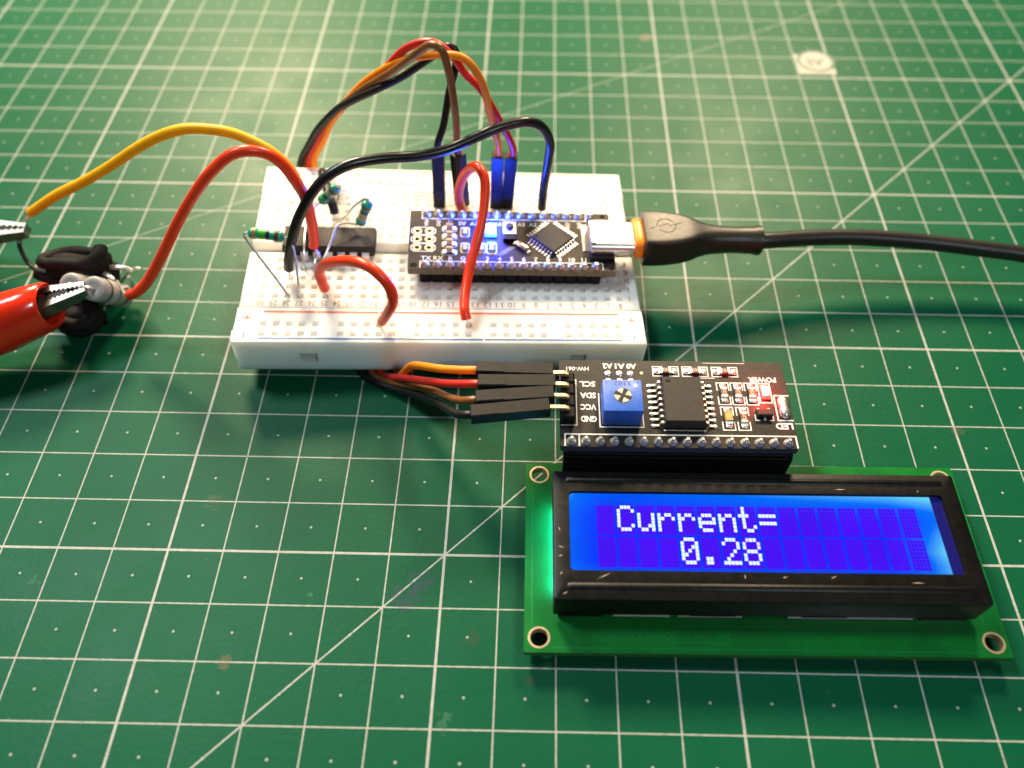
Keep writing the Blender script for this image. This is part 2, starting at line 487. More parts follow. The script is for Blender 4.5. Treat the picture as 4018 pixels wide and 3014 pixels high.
obj('size_mark_lettering', bm, 'mark_grey', cm, smooth=0)

mat('cut_mark', (0.010, 0.045, 0.026), 0.6)
bm = B(); rk = random.Random(21)
for k in range(70):
    x, y = rk.uniform(-60, 190), rk.uniform(-45, 190); a = rk.choice((0.02, 1.57, rk.uniform(0, 3.1))) + rk.uniform(-.12, .12); l = rk.uniform(1.0, 9.0) * rk.choice((.4, 1, 1))
    d = Vector((math.cos(a), math.sin(a), 0)) * l; n = Vector((-d.y, d.x, 0)).normalized() * rk.uniform(.025, .06); c = Vector((x, y, 0.01)); b_ = n * rk.uniform(-6, 6)
    bm.faces.new([bm.verts.new(p) for p in (c - d, c + b_ - n, c + d, c + b_ + n)])
ko = obj('knife_cuts', bm, 'cut_mark', cm, smooth=0); ko['kind'] = 'stuff'

# ================================================================== breadboard
bb = thing('breadboard', 'white solderless breadboard carrying the microcontroller board and chip', 'breadboard', BB_LOC, BB_ROT)
XC = [-36.83 + 2.54 * k for k in range(30)]
XR = [-35.56 + 2.54 * k for k in range(29) if k % 6 != 5]
HO = 0.66
def strip(name, x0, x1, y0, y1, cols, rows, floor=-8.45, front_notches=(), front=False):
    xs = [x0]; ys = [y0]; hx = []; hy = []
    for c in cols:
        xs += [c - HO, c + HO]; hx.append(len(xs) - 2)
    xs.append(x1)
    for r in sorted(rows):
        ys += [r - HO, r + HO]; hy.append(len(ys) - 2)
    ys.append(y1)
    e = 0.35
    xi = [x0 + e] + xs[1:-1] + [x1 - e]; yi = [y0 + e] + ys[1:-1] + [y1 - e]
    bm = B()
    holes = {(i, j) for i in hx for j in hy}
    grid_sheet(bm, xi, yi, holes, lambda u, v: (u, v, 0))
    # rounded top edge and side walls
    loops = [[(x0 + e, y0 + e, 0), (x1 - e, y0 + e, 0), (x1 - e, y1 - e, 0), (x0 + e, y1 - e, 0)],
             [(x0 + .1, y0 + .1, -.1), (x1 - .1, y0 + .1, -.1), (x1 - .1, y1 - .1, -.1), (x0 + .1, y1 - .1, -.1)],
             [(x0, y0, -e), (x1, y0, -e), (x1, y1, -e), (x0, y1, -e)]]
    ring_loft(bm, loops, cap=False)
    quads = [[(x1, y0), (x1, y1)], [(x1, y1), (x0, y1)], [(x0, y1), (x0, y0)]]
    if not front_notches:
        quads.append([(x0, y0), (x1, y0)])
    for (a, b_) in quads:
        bm.faces.new([bm.verts.new(p) for p in ((*a, -e), (*b_, -e), (*b_, floor), (*a, floor))])
    if front_notches:
        us = [x0]; hl = []
        for (n0, n1) in front_notches:
            us += [n0, n1]; hl.append(len(us) - 2)
        us.append(x1)
        vs = [-e, -3.6, -6.2, floor]
        grid_sheet(bm, us, vs, {(i, 1) for i in hl}, lambda u, v: (u, y0, v))
    bm.faces.new([bm.verts.new(p) for p in ((x0, y0, floor), (x1, y0, floor), (x1, y1, floor), (x0, y1, floor))])
    for c in cols:
        for r in rows:      # each contact hole is a real funnel in the plastic
            ring_loft(bm, [[(c - a, r - a, z), (c + a, r - a, z), (c + a, r + a, z), (c - a, r + a, z)] for a, z in ((HO, 0), (0.52, -0.3), (0.48, -0.9))], cap=False)
            quad(bm, c - .48, c + .48, r - .48, r + .48, -0.9)
    bmesh.ops.remove_doubles(bm, verts=bm.verts, dist=0.002)
    s = obj(name, bm, 'white_plastic', bb)
    for (n0, n1) in front_notches:
        bm = B()
        ring_loft(bm, [[(n0, y, -3.6), (n1, y, -3.6), (n1, y, -6.2), (n0, y, -6.2)] for y in (y0, y0 + 0.5)], cap=False)
        bm.faces.new([bm.verts.new(p) for p in ((n0, y0 + 0.5, -3.6), (n1, y0 + 0.5, -3.6), (n1, y0 + 0.5, -6.2), (n0, y0 + 0.5, -6.2))])
        obj('dovetail_notch', bm, 'notch_grey', s, smooth=0)
    return s
ROWS_F = [-3.81 - 2.54 * k for k in range(5)]
ROWS_B = [3.81 + 2.54 * k for k in range(5)]
main_f = strip('terminal_strip', -41.0, 41.0, -17.05, -1.55, XC, ROWS_F)
main_b = strip('terminal_strip', -41.0, 41.0, 1.55, 17.05, XC, ROWS_B)
rail_f = strip('power_rail', -41.2, 41.2, -26.15, -17.17, XR, [-21.5, -24.04], front_notches=((-28.6, -25.2), (26.0, 29.2)))
rail_b = strip('power_rail', -41.2, 41.2, 17.17, 26.15, XR, [21.5, 24.04])
bm = B(); box(bm, -41.0, 41.0, -1.55, 1.55, -8.45, -2.6)
obj('centre_groove', bm, 'white_plastic', bb)
bm = B(); box(bm, -40.9, 40.9, -25.9, 25.9, -9.05, -8.46)
obj('adhesive_pad', bm, 'notch_grey', bb)
bm = B(); box(bm, -42.6, -41.0, -23.2, -20.4, -7.4, -3.2, 0.2); obj('dovetail', bm, 'white_plastic', bb)
bm = B(); box(bm, 41.0, 42.2, 20.4, 23.2, -7.4, -3.2, 0.2); obj('dovetail', bm, 'white_plastic', bb)
# printing
def worn_line(bm, x0, x1, y, w, seed):
    rnd = random.Random(seed); x = x0
    while x < x1:
        l = rnd.uniform(3, 14); e = min(x1, x + l)
        dy = rnd.uniform(-.03, .03)
        quad(bm, x, e, y - w / 2 + dy, y + w / 2 + dy, 0.02)
        x = e + rnd.choice((0.0, 0.0, 0.06, 0.3))
for (part, y, ma, sd) in ((rail_f, -18.35, 'print_red', 1), (rail_f, -25.30, 'print_blue', 2), (rail_b, 25.30, 'print_red', 3), (rail_b, 18.35, 'print_blue', 4)):
    bm = B(); worn_line(bm, -35.9, 36.0, y, 0.48, sd)
    obj('rail_line', bm, ma, part, smooth=0)
for part, yp, ym in ((rail_f, -19.9, -24.4), (rail_b, 23.9, 19.6)):
    for x in (-38.9, 38.7):
        bm = B()
        prism(bm, [(x + a * .72, yp + b_ * .72) for a, b_ in ((1, -.2), (1, .2), (.2, .2), (.2, 1), (-.2, 1), (-.2, .2), (-1, .2), (-1, -.2), (-.2, -.2), (-.2, -1), (.2, -1), (.2, -.2))], 0.005, 0.025)
        obj('plus_mark', bm, 'print_red', part, smooth=0)
        bm = B(); quad(bm, x - 0.14, x + 0.14, ym - 0.8, ym + 0.8, 0.02)
        obj('minus_mark', bm, 'print_blue', part, smooth=0)
for part, rows, letters, yn in ((main_f, ROWS_F, 'fghij', -16.0), (main_b, ROWS_B, 'edcba', 16.0)):
    bm = B()
    for r, ch in zip(rows, letters):
        for x in (-39.2, 39.0):
            text(bm, ch, x, r, 0.02, 1.6, rot=180, bold=.012)
    for k, c in enumerate(XC):
        text(bm, str(30 - k), c, yn, 0.02, 1.4, rot=180, w=(1.5 if k < 21 else 0.7), bold=.012)
    obj('column_numbers', bm, 'print_grey', part, smooth=0)

# ================================================================== microcontroller board
nb = thing('microcontroller_board', 'dark brown microcontroller board with glowing blue power light, plugged into the breadboard', 'circuit board', BB_LOC, BB_ROT)
ZT = 4.2
def pcb(name, x0, x1, y0, y1, z0, z1, holes, mtop, medge, parent, r=0.3, seg=20):
    """board with real round holes (x, y, radius)."""
    bm = B()
    outer = [(x0 + r, y0), (x1 - r, y0), (x1, y0 + r), (x1, y1 - r), (x1 - r, y1), (x0 + r, y1), (x0, y1 - r), (x0, y0 + r)]
    for z in (z1, z0):
        vo = [bm.verts.new((x, y, z)) for x, y in outer]
        edges = [bm.edges.new((vo[i], vo[(i + 1) % len(vo)])) for i in range(len(vo))]
        for hx, hy, hr in holes:
            vh = [bm.verts.new((hx + hr * math.cos(t), hy + hr * math.sin(t), z)) for t in (2 * math.pi * k / seg for k in range(seg))]
            edges += [bm.edges.new((vh[i], vh[(i + 1) % seg])) for i in range(seg)]
        bmesh.ops.triangle_fill(bm, use_beauty=True, use_dissolve=False, edges=edges)
    top = obj(name, bm, mtop, parent, smooth=0)
    bm = B()
    ring_loft(bm, [[(x, y, z) for x, y in outer] for z in (z0, z1)], cap=False)
    for hx, hy, hr in holes:
        ring_loft(bm, [[(hx + hr * math.cos(t), hy + hr * math.sin(t), z) for t in (2 * math.pi * k / seg for k in range(seg))] for z in (z0, z1)], cap=False)
    obj('board_edge', bm, medge, top, smooth=40)
    return top
npcb = pcb('printed_board', -7.4, 36.0, -10.05, 7.5, ZT - 1.6, ZT, [(-6.2, -9.1, .75), (35.0, -9.1, .75), (34.6, 6.5, .55)] + [(-5.65 + 2.5 * i, 1.1 - 2.5 * j, .5) for i in range(2) for j in range(3)], 'pcb_brown', 'pcb_edge', nb)
XN = [-3.81 + 2.54 * k for k in range(15)]
bmp = B(); box(bmp, -1.23, 1.23, -1.23, 1.23, 0.08, ZT - 1.62, 0.28, 1)
hdr_me = mesh_from(bmp, 30)
bmp = B(); box(bmp, -.31, .31, -.31, .31, -1.5, 1.05 + ZT, 0.08, 1); pin_me = mesh_from(bmp, 30)
bmp = B(); lathe(bmp, [(0, 1.0), (0.12, 0.98), (0.45, 0.66), (0.85, 0.42), (0.95, 0.30)], (0, 0, 0), (0, 0, 1), 16); sol_me = mesh_from(bmp, 50)
for y in (-8.89, 6.35):
    for x in XN:
        put('header_block', hdr_me, 'header_black', nb, (x, y, 0))
        p = put('pin', pin_me, 'tin', nb, (x, y, 0))
        put('solder_joint', sol_me, 'solder', p, (0, 0, ZT + 0.01), (0, 0, random.uniform(0, 6)))
zs = ZT + 0.03
bm = B()
# pin row outlines
for x0, x1, y0, y1, g in ((-5.0, 33.3, -10.0, -7.75, 'b'), (-4.9, 30.9, 4.85, 7.45, 't')):
    frame_line(bm, x0, x1, y0, y1, zs, 0.22, g)
for k, s in enumerate(('VIN', 'GND', 'RST', '5V', 'A7', 'A6', 'A5', 'A4', 'A3', 'A2', 'A1', 'A0', 'REF', '3V3', '13')):
    text(bm, s, XN[k], 3.55, zs, 0.85 if len(s) > 2 else 1.05, rot=0 if len(s) < 3 else 90, w=None if len(s) < 3 else 1.9, bold=0.015)
for k, s in enumerate(('TX', 'RX', 'R', 'G', '2', '3', '4', '5', '6', '7', '8', '9', '10', '11', '12')):
    text(bm, s, XN[k] + 0.15, -6.95, zs, 1.15, bold=0.015)
# programming header outline
def octo(bm, x0, x1, y0, y1, c, wd, z):
    o = [(x0 + c, y0), (x1 - c, y0), (x1, y0 + c), (x1, y1 - c), (x1 - c, y1), (x0 + c, y1), (x0, y1 - c), (x0, y0 + c)]
    mx, my = (x0 + x1) / 2, (y0 + y1) / 2
    i = [(x - wd * (1 if x > mx else -1), y - wd * (1 if y > my else -1)) for x, y in o]
    for k in range(8):
        bm.faces.new([bm.verts.new((*p, z)) for p in (o[k], o[(k + 1) % 8], i[(k + 1) % 8], i[k])])
for j in range(3):
    octo(bm, -7.0, -1.75, -0.12 - 2.5 * j, 2.30 - 2.5 * j, 0.7, 0.2, zs + 0.004 * j)
# part outlines
for (x, y, hw, hh) in ((4.4, 0.9, 1.0, 1.5), (4.4, -3.8, 0.95, 1.5), (7.9, -3.8, 0.95, 1.5), (10.0, -3.8, 1.1, 1.75), (1.1, 1.7, 1.6, 0.85), (1.1, -0.6, 1.6, 0.85), (1.1, -2.9, 1.6, 0.85), (1.1, -5.3, 1.6, 0.85)):
    octo(bm, x - hw, x + hw, y - hh, y + hh, 0.35, 0.2, zs)
for d in range(3):
    x0 = 10.9 + d * 0.55
    for a in range(1):
        p = [(x0, -5.9), (x0 + 0.1, -5.9), (x0 + 3.2, -3.2), (x0 + 3.1, -3.2)]
        bm.faces.new([bm.verts.new((*q, zs)) for q in p])
obj('silkscreen', bm, 'silk_white', npcb, smooth=0)
for i in range(2):
    for j in range(3):
        bm = B(); disc(bm, -5.65 + 2.5 * i, 1.1 - 2.5 * j, zs + 0.015, 0.92, 24, 0.5)
        obj('pad', bm, 'copper_gold', npcb, smooth=0)
def smd(parent, x, y, z, l, wd, h, body='smd_brown', vertical=False, mark=None, ends='tin', name='surface_mount_resistor'):
    o = bpy.data.objects.new(name, None); COL.objects.link(o); o.parent = parent
    o.location = Vector((x, y, z)) * MM; o.rotation_euler = (0, 0, math.pi / 2 if vertical else 0); o.empty_display_size = .001
    bm = B(); box(bm, -l / 2 + .22 * l, l / 2 - .22 * l, -wd / 2, wd / 2, 0.03, h, 0.05, 1); obj('body', bm, body, o)
    for s in (-1, 1):
        bm = B(); a, b_ = sorted((s * l / 2, s * (l / 2 - .22 * l))); box(bm, a, b_, -wd / 2 - .02, wd / 2 + .02, 0.02, h + .02, 0.05, 1); obj('end_cap', bm, ends, o)
    for s in (-1, 1):
        bm = B(); ring_loft(bm, [[(s * (l / 2 + dx), -wd / 2, zz), (s * (l / 2 + dx), wd / 2, zz), (s * (l / 2 + .002), wd / 2, zz), (s * (l / 2 + .002), -wd / 2, zz)] for dx, zz in ((0.55, 0.02), (0.12, h * .7))])
        obj('solder', bm, 'solder', o, smooth=60)
    if mark:
        bm = B(); text(bm, mark, 0, 0, h + 0.03, wd * 0.55, rot=180 if not vertical else 180, bold=0.01); obj('code', bm, 'smd_mark', o, smooth=0)
    return o
for y in (1.7, -0.6, -2.9, -5.3):
    smd(nb, 1.1, y, ZT, 2.0, 0.95, 0.55, 'smd_brown')
for y in (2.85, 0.55, -1.75, -4.1):
    bm = B(); box(bm, 0.35, 1.85, y - .42, y + .42, ZT, ZT + 0.5, 0.06, 1); obj('chip_capacitor', bm, 'smd_tan', nb)
for (x, y) in ((4.4, 0.9), (4.4, -3.8), (7.9, -3.8), (10.0, -3.8)):
    smd(nb, x, y, ZT, 1.7, 0.95, 0.5, 'holder_white', True, name='surface_mount_part')
# glowing blue LED
ld = bpy.data.objects.new('blue_led', None); COL.objects.link(ld); ld.parent = nb; ld.location = Vector((9.85, 1.3, ZT)) * MM
bm = B(); box(bm, -1.3, 1.3, -2.1, 2.1, 0.04, 0.5, 0.15, 2); obj('base', bm, 'blue_led_halo', ld)  # emissive base stands in for the blue halo around the lens
bm = B(); box(bm, -0.85, 0.85, -1.35, 1.35, 0.5, 1.15, 0.3, 3); obj('lens', bm, 'blue_led', ld)
ll = bpy.data.lights.new('blue_led_light', 'POINT'); ll.energy = 0.045; ll.color = (0.01, 0.05, 1.0); ll.shadow_soft_size = 0.0009
lo = bpy.data.objects.new('blue_led_light', ll); COL.objects.link(lo); lo.parent = nb; lo.location = Vector((9.85, 1.3, ZT + 2.2)) * MM
# reset button
bt = bpy.data.objects.new('reset_button', None); COL.objects.link(bt); bt.parent = nb; bt.location = Vector((13.9, 0.6, ZT)) * MM
bm = B(); box(bm, -1.45, 1.45, -2.6, 2.4, 0.02, 1.0, 0.1, 1); obj('case', bm, 'header_black', bt)
bm = B(); box(bm, -1.4, 1.4, -1.2, 2.5, 1.01, 1.2, 0.05, 1); obj('plate', bm, 'button_cream', bt)
bm = B(); lathe(bm, [(0, .85), (0.5, .85), (0.6, .75)], (0, 0.8, 1.2), (0, 0.8, 2), 24); obj('plunger', bm, 'chip_black', bt)
# main processor, turned 45 degrees
qc = bpy.data.objects.new('processor_chip', None); COL.objects.link(qc); qc.parent = nb; qc.location = Vector((23.0, -1.0, ZT)) * MM; qc.rotation_euler = (0, 0, math.pi / 4)
bm = B(); box(bm, -3.3, 3.3, -3.3, 3.3, 0.12, 1.05, 0.12, 1); obj('package', bm, 'chip_black', qc)
bm = B(); disc(bm, -2.4, 2.4, 1.06, 0.42, 20); obj('index_mark', bm, 'chip_side', qc, smooth=0)
bmp = B()
ring_loft(bmp, [[(x, -.14, z), (x, .14, z), (x, .14, z + .13), (x, -.14, z + .13)] for x, z in ((3.2, .55), (3.65, .55), (3.95, .04), (4.75, .03))]); lead_me = mesh_from(bmp, 40)
for s in range(4):
    for k in range(8):
        a = s * math.pi / 2; off = -2.8 + 0.8 * k
        put('lead', lead_me, 'solder', qc, (-off * math.sin(a), off * math.cos(a), 0), (0, 0, a))
cy = bpy.data.objects.new('crystal', None); COL.objects.link(cy); cy.parent = nb; cy.location = Vector((16.3, -3.6, ZT)) * MM; cy.rotation_euler = (0, 0, math.radians(-45))
bm = B(); box(bm, -1.6, 1.6, -.65, .65, .03, 1.0, .2, 2); obj('case', bm, 'crystal_metal', cy)
for s in (-1, 1):
    bm = B(); a, b_ = sorted((s * 1.55, s * 2.2)); box(bm, a, b_, -.55, .55, .02, .3, .05, 1); obj('solder', bm, 'solder', cy)
bm = B()
bmp = B(); box(bmp, -.7, .7, -.1, .1, .02, .2, .03, 1); up_me = mesh_from(bmp, 30)
for k in range(14):
    put('connector_lead', up_me, 'tin', nb, (30.1, 3.4 - 0.58 * k, ZT))
bm = B(); box(bm, 30.6, 35.8, -7.45, -5.55, ZT, ZT + 1.1, .1, 1); obj('regulator', bm, 'chip_side', nb)
# USB receptacle
def stadium(x, w, z0, z1, y=-1.8, seg=6):
    r = min((z1 - z0) / 2, 1.25); pts = []
    for cx_, cz_, a0 in ((y + w / 2 - r, z1 - r, 0), (y - w / 2 + r, z1 - r, 90), (y - w / 2 + r, z0 + r, 180), (y + w / 2 - r, z0 + r, 270)):
        for k in range(seg + 1):
            a = math.radians(a0 + 90 * k / seg); pts.append((x, cx_ + r * math.cos(a), cz_ + r * math.sin(a)))
    return pts
bm = B(); ring_loft(bm, [stadium(x, 8.95, ZT + .02, ZT + 3.25) for x in (30.85, 36.4)])
ub = obj('usb_socket', bm, 'usb_steel', nb)
for (x, y) in ((31.3, 2.1), (31.3, -1.0), (31.3, -5.2)):
    bm = B(); box(bm, x - .45, x + .45, y - .35, y + .35, ZT + 3.2, ZT + 3.262, 0); obj('slot', bm, 'dark_hole', ub)
for (x, y) in ((32.0, -6.55), (35.2, -6.55), (32.0, 2.95), (35.2, 2.95)):
    bm = B(); box(bm, x - .5, x + .5, y - .35, y + .35, ZT + .01, ZT + .8, .1, 1); obj('mounting_tab', bm, 'solder', ub)

# ================================================================== USB cable
uc = thing('usb_cable', 'black USB cable with orange collar plugged into the microcontroller board', 'cable', BB_LOC, BB_ROT)
bm = B(); ring_loft(bm, [stadium(x, 8.3, ZT + .38, ZT + 2.95) for x in (36.2, 40.3)])
obj('metal_plug', bm, 'usb_steel', uc)
bm = B()
cz = 5.85
def sup(x, w, h, z, n=56, e=3.0, y=-1.85):
    out = []
    for k in range(n):
        t = 2 * math.pi * k / n; c, s = math.cos(t), math.sin(t)
        out.append((x, y + w / 2 * math.copysign(abs(c) ** (2 / e), c), z + h / 2 * math.copysign(abs(s) ** (2 / e), s)))
    return out
ring_loft(bm, [sup(x, w_, h_, cz, e=4.0) for x, w_, h_ in ((40.0, 7.9, 4.1), (40.15, 8.6, 4.7), (40.3, 8.8, 4.9), (41.9, 8.8, 4.9), (42.05, 8.6, 4.7), (42.1, 7.6, 4.0))])
obj('orange_collar', bm, 'usb_orange', uc)
bm = B()
ring_loft(bm, [sup(x, w_, h_, cz, e=e_) for x, w_, h_, e_ in ((41.95, 8.9, 5.9, 12), (42.0, 9.9, 6.9, 14), (42.25, 10.1, 7.0, 14), (44.5, 10.1, 7.0, 14), (47, 9.8, 7.0, 12), (49.5, 9.1, 7.0, 10), (51.5, 8.2, 7.0, 7.5), (53.0, 7.4, 6.9, 5.2), (54.2, 6.9, 6.5, 3.4), (56, 6.3, 6.1, 2.5), (58, 5.9, 5.85, 2.2), (62, 5.6, 5.6, 2.0), (66.2, 5.9, 5.9, 2.0), (67.0, 6.3, 6.3, 2.0), (67.9, 6.3, 6.3, 2.0), (68.0, 5.8, 5.8, 2.0), (68.05, 4.0, 4.0, 2.0))])
um = obj('moulded_grip', bm, 'usb_black', uc, smooth=28)
# embossed mark on the grip: a circle cut by a slanted stroke with a small arrow
bm = B(); zz = cz + 3.52
lx, ly = 46.7, -1.6
def arc_strip(bm, a0, a1, r, wd):
    n = 18
    for k in range(n):
        t0, t1 = (math.radians(a0 + (a1 - a0) * q / n) for q in (k, k + 1))
        bm.faces.new([bm.verts.new((lx + rr * math.cos(t), ly + rr * math.sin(t), zz)) for rr, t in ((r, t0), (r, t1), (r - wd, t1), (r - wd, t0))])
arc_strip(bm, 30, 190, 2.1, 0.2); arc_strip(bm, 215, 375, 2.1, 0.2)
def stroke(bm, x0, y0, x1, y1, wd=0.2):
    d = Vector((x1 - x0, y1 - y0, 0)).normalized(); n = Vector((-d.y, d.x, 0)) * wd / 2
    bm.faces.new([bm.verts.new(Vector((x, y, zz)) + q) for x, y, q in ((x0, y0, n), (x1, y1, n), (x1, y1, -n), (x0, y0, -n))])
stroke(bm, lx - 3.6, ly - 0.95, lx - 2.2, ly - 0.42); stroke(bm, lx - 1.7, ly - 0.3, lx + 0.4, ly + 0.62)
stroke(bm, lx + 1.5, ly + 0.2, lx + 3.3, ly + 0.95); stroke(bm, lx + 0.4, ly + 0.62, lx + 0.7, ly - 0.1); stroke(bm, lx + 0.7, ly - 0.1, lx + 1.4, ly + 0.1)
obj('embossed_mark', bm, 'usb_emboss', um, smooth=0)
bm = B()
c0 = bw(66.5, -1.85, cz)
tube(bm, [c0, bw(70, -1.85, cz), (124, 71.2, 11.6), (136, 72.6, 10.8), (151, 72.6, 9.8), (165, 71.4, 9.0), (176, 69.9, 8.4), (200, 64, 7.0), (240, 50, 4.5), (300, 20, 2.1)], 1.78, 20, 8)
obj('cord', bm, 'usb_black', uc, world=True)
bm = B()
cp = smooth_path([bw(70, -1.85, cz), (124, 71.2, 11.6), (136, 72.6, 10.8), (151, 72.6, 9.8)], 8)
for off in (-0.55, -0.1, 0.35):
    tube(bm, [p + Vector((0, off, math.sqrt(1.78 ** 2 - off ** 2) - 0.04)) for p in cp], 0.07, 6, 1)
obj('cord_rib', bm, 'usb_emboss', uc, world=True)

# ================================================================== DIP chip
dc = thing('dip_chip', 'black dual in-line chip straddling the breadboard groove', 'chip', BB_LOC, BB_ROT)
bm = B()
def drect(z, dx, dy): return [(-24.13 - dx, -dy, z), (-24.13 + dx, -dy, z), (-24.13 + dx, dy, z), (-24.13 - dx, dy, z)]
ring_loft(bm, [drect(0.35, 9.3, 2.85), drect(1.75, 9.65, 3.2), drect(2.0, 9.65, 3.2), drect(3.25, 9.4, 2.9)])
es = [e for e in bm.edges]
bmesh.ops.bevel(bm, geom=es, offset=0.12, segments=2, affect='EDGES', profile=0.5)
obj('package', bm, 'chip_black', dc, smooth=30)
bm = B(); lathe(bm, [(0, 1.0), (0.06, 0.98)], (-33.3, 0, 3.24), (-33.3, 0, 4), 20); obj('index_notch', bm, 'chip_side', dc)
bmp = B()
prof = [(3.1, 1.75, .75), (3.6, 1.78, .75), (3.82, 1.6, .75), (3.85, 0.2, .75), (3.84, -.2, .28), (3.82, -2.5, .24)]
ring_loft(bmp, [[(-wd, y - .12 * (z < 1.7), z - .12 * (z > 1.7)), (wd, y - .12 * (z < 1.7), z - .12 * (z > 1.7)), (wd, y + .12 * (z < 1.7), z + .12 * (z > 1.7)), (-wd, y + .12 * (z < 1.7), z + .12 * (z > 1.7))] for y, z, wd in prof])
leg_me = mesh_from(bmp, 40)
for k in range(7):
    x = -31.75 + 2.54 * k
    put('leg', leg_me, 'bright_tin', dc, (x, 0, 0)); put('leg', leg_me, 'bright_tin', dc, (x, 0, 0), (0, 0, math.pi))

# ================================================================== resistors
def resistor(label, a, b_, lead_a, lead_b, bands):
    a, b_ = Vector(a), Vector(b_)
    t = thing('resistor', label, 'resistor', tuple(lead_a[-1]), group='resistors on the breadboard')
    d = (b_ - a); L = d.length
    bm = B(); lathe(bm, [(0, .35), (.12, .7), (.45, 1.08), (1.1, 1.16), (1.7, 1.02), (2.1, .95), (L - 2.1, .95), (L - 1.7, 1.02), (L - 1.1, 1.16), (L - .45, 1.08), (L - .12, .7), (L, .35)], a, b_, 20)
    body = obj('body', bm, 'resistor_teal', t, smooth=50, world=True)
    for s, wd, mt, r in bands:
        bm = B(); lathe(bm, [(s * L - wd / 2, r), (s * L + wd / 2, r)], a, b_, 20)
        o = put('colour_band', mesh_from(bm, 50, t), mt, body)
    for P in (lead_a, lead_b):
        bm = B(); tube(bm, P, .26, 8, 6); obj('lead', bm, 'tin', t, world=True)
    return t
f = bw
resistor('teal banded resistor standing at the left end of the breadboard in front of the chip', (8.8, 57, 23.7), (15.6, 57, 22.6),
         [Vector((8.8, 57, 23.7)), Vector((8.0, 56.9, 23.3)), Vector((8.6, 56.2, 21.6)), f(-31.75, -13.97, 0.6), f(-31.75, -13.97, -2)],
         [Vector((15.6, 57, 22.6)), Vector((16.6, 56.7, 22.1)), Vector((17.4, 55.3, 20)), Vector((17.6, 52.2, 15.5)), f(-29.21, -13.97, 0.4), f(-29.21, -13.97, -2)],
         [(.17, .75, 'band_gold', 1.19), (.38, 1.15, 'band_green', 1.0), (.56, .7, 'band_black', .985), (.68, .35, 'resistor_teal', .99), (.80, .75, 'band_brown', 1.19)])
resistor('teal resistor half hidden behind the long black wire', (23.2, 74, 21.2), (18.8, 74, 17.0),
         [Vector((23.2, 74, 21.2)), Vector((23.8, 74.2, 21.6)), Vector((23.7, 74.6, 20.2)), Vector((22.0, 76.0, 15.5)), f(-24.13, 11.43, 0.4), f(-24.13, 11.43, -2)],
         [Vector((18.8, 74, 17.0)), Vector((17.6, 72.2, 16.6)), Vector((16.8, 69, 16.5)), Vector((16.9, 65, 16.4)), Vector((17.3, 61.5, 16.0)), Vector((17.2, 59.6, 14.4)), f(-29.21, -6.35, 0.2), f(-29.21, -6.35, -2)],
         [(.18, .6, 'band_brown', 1.19), (.40, .5, 'band_gold', 1.0), (.58, .5, 'band_black', .985), (.76, .5, 'band_green', 1.1)])
resistor('teal resistor tilted upright behind the chip, clear of the wires', (30.8, 68, 22.4), (28.1, 67.8, 16.6),
         [Vector((30.8, 68, 22.4)), Vector((30.6, 68.4, 23.0)), Vector((29.1, 69.0, 21.8)), Vector((26.8, 70, 19.2)), Vector((24.5, 71, 15.8)), f(-24.13, 6.35, 0.5), f(-24.13, 6.35, -2)],
         [Vector((28.1, 67.8, 16.6)), Vector((27.0, 67.7, 16.7)), Vector((25.2, 67.2, 17.3)), Vector((23.7, 66, 17.5)), Vector((22.9, 63, 16.5)), Vector((21.4, 59.6, 14.6)), f(-26.67, -6.35, 0.2), f(-26.67, -6.35, -2)],
         [(.17, .6, 'band_brown', 1.19), (.38, .5, 'band_black', 1.0), (.54, .5, 'band_orange', .985), (.68, .4, 'band_gold', .99)])

# ================================================================== wires on the breadboard
def wire(name, label, pts, r, material, bare_a=None, bare_b=None, cat='wire', group=None, per=6):
    base = bare_a[-1] if bare_a else pts[0]
    t = thing(name, label, cat, tuple(base), group=group)
    bm = B(); tube(bm, pts, (lambda u, r=r, k=len(pts): r * (1 + .022 * math.sin(19 * u + k) + .016 * math.sin(43 * u + 1))), 18, per, end_taper=0.08); obj('insulation', bm, material, t, smooth=50, world=True)
    for q in (bare_a, bare_b):
        if q:
            bm = B(); tube(bm, q, .3, 8, 4); obj('bare_end', bm, 'tin', t, world=True)
    return t
V = Vector
wire('jumper_wire', 'long black jumper wire arching across the breadboard over the chip',
     [f(-31.75, -8.6, 2.2), (15.4, 56.4, 17.3), (16.9, 57.0, 21.8), (19.3, 58.1, 26.8), (22.8, 59.7, 31.7), (26.1, 61.2, 34.4), (30.4, 63.2, 35.6), (36.2, 65.8, 35.0), (41.9, 68.4, 33.6), (47.1, 70.8, 33.2), (51.6, 72.9, 33.9), (56.1, 74.9, 34.9), (59.7, 76.6, 35.1), (63.3, 78.2, 34.7), (66.2, 79.5, 32.6), (67.9, 80.3, 28.7), (67.8, 80.3, 24.1), (67.0, 79.9, 17.7), (66.6, 79.8, 11.2)], 1.02, 'wire_black',
     [V((15.4, 56.4, 17.3)), f(-31.75, -8.7, 2.2), f(-31.75, -8.89, .5), f(-31.75, -8.89, -2)], [V((66.6, 79.8, 11.6)), f(21.59, 11.43, .5), f(21.59, 11.43, -2)], group='jumper wires on the breadboard')
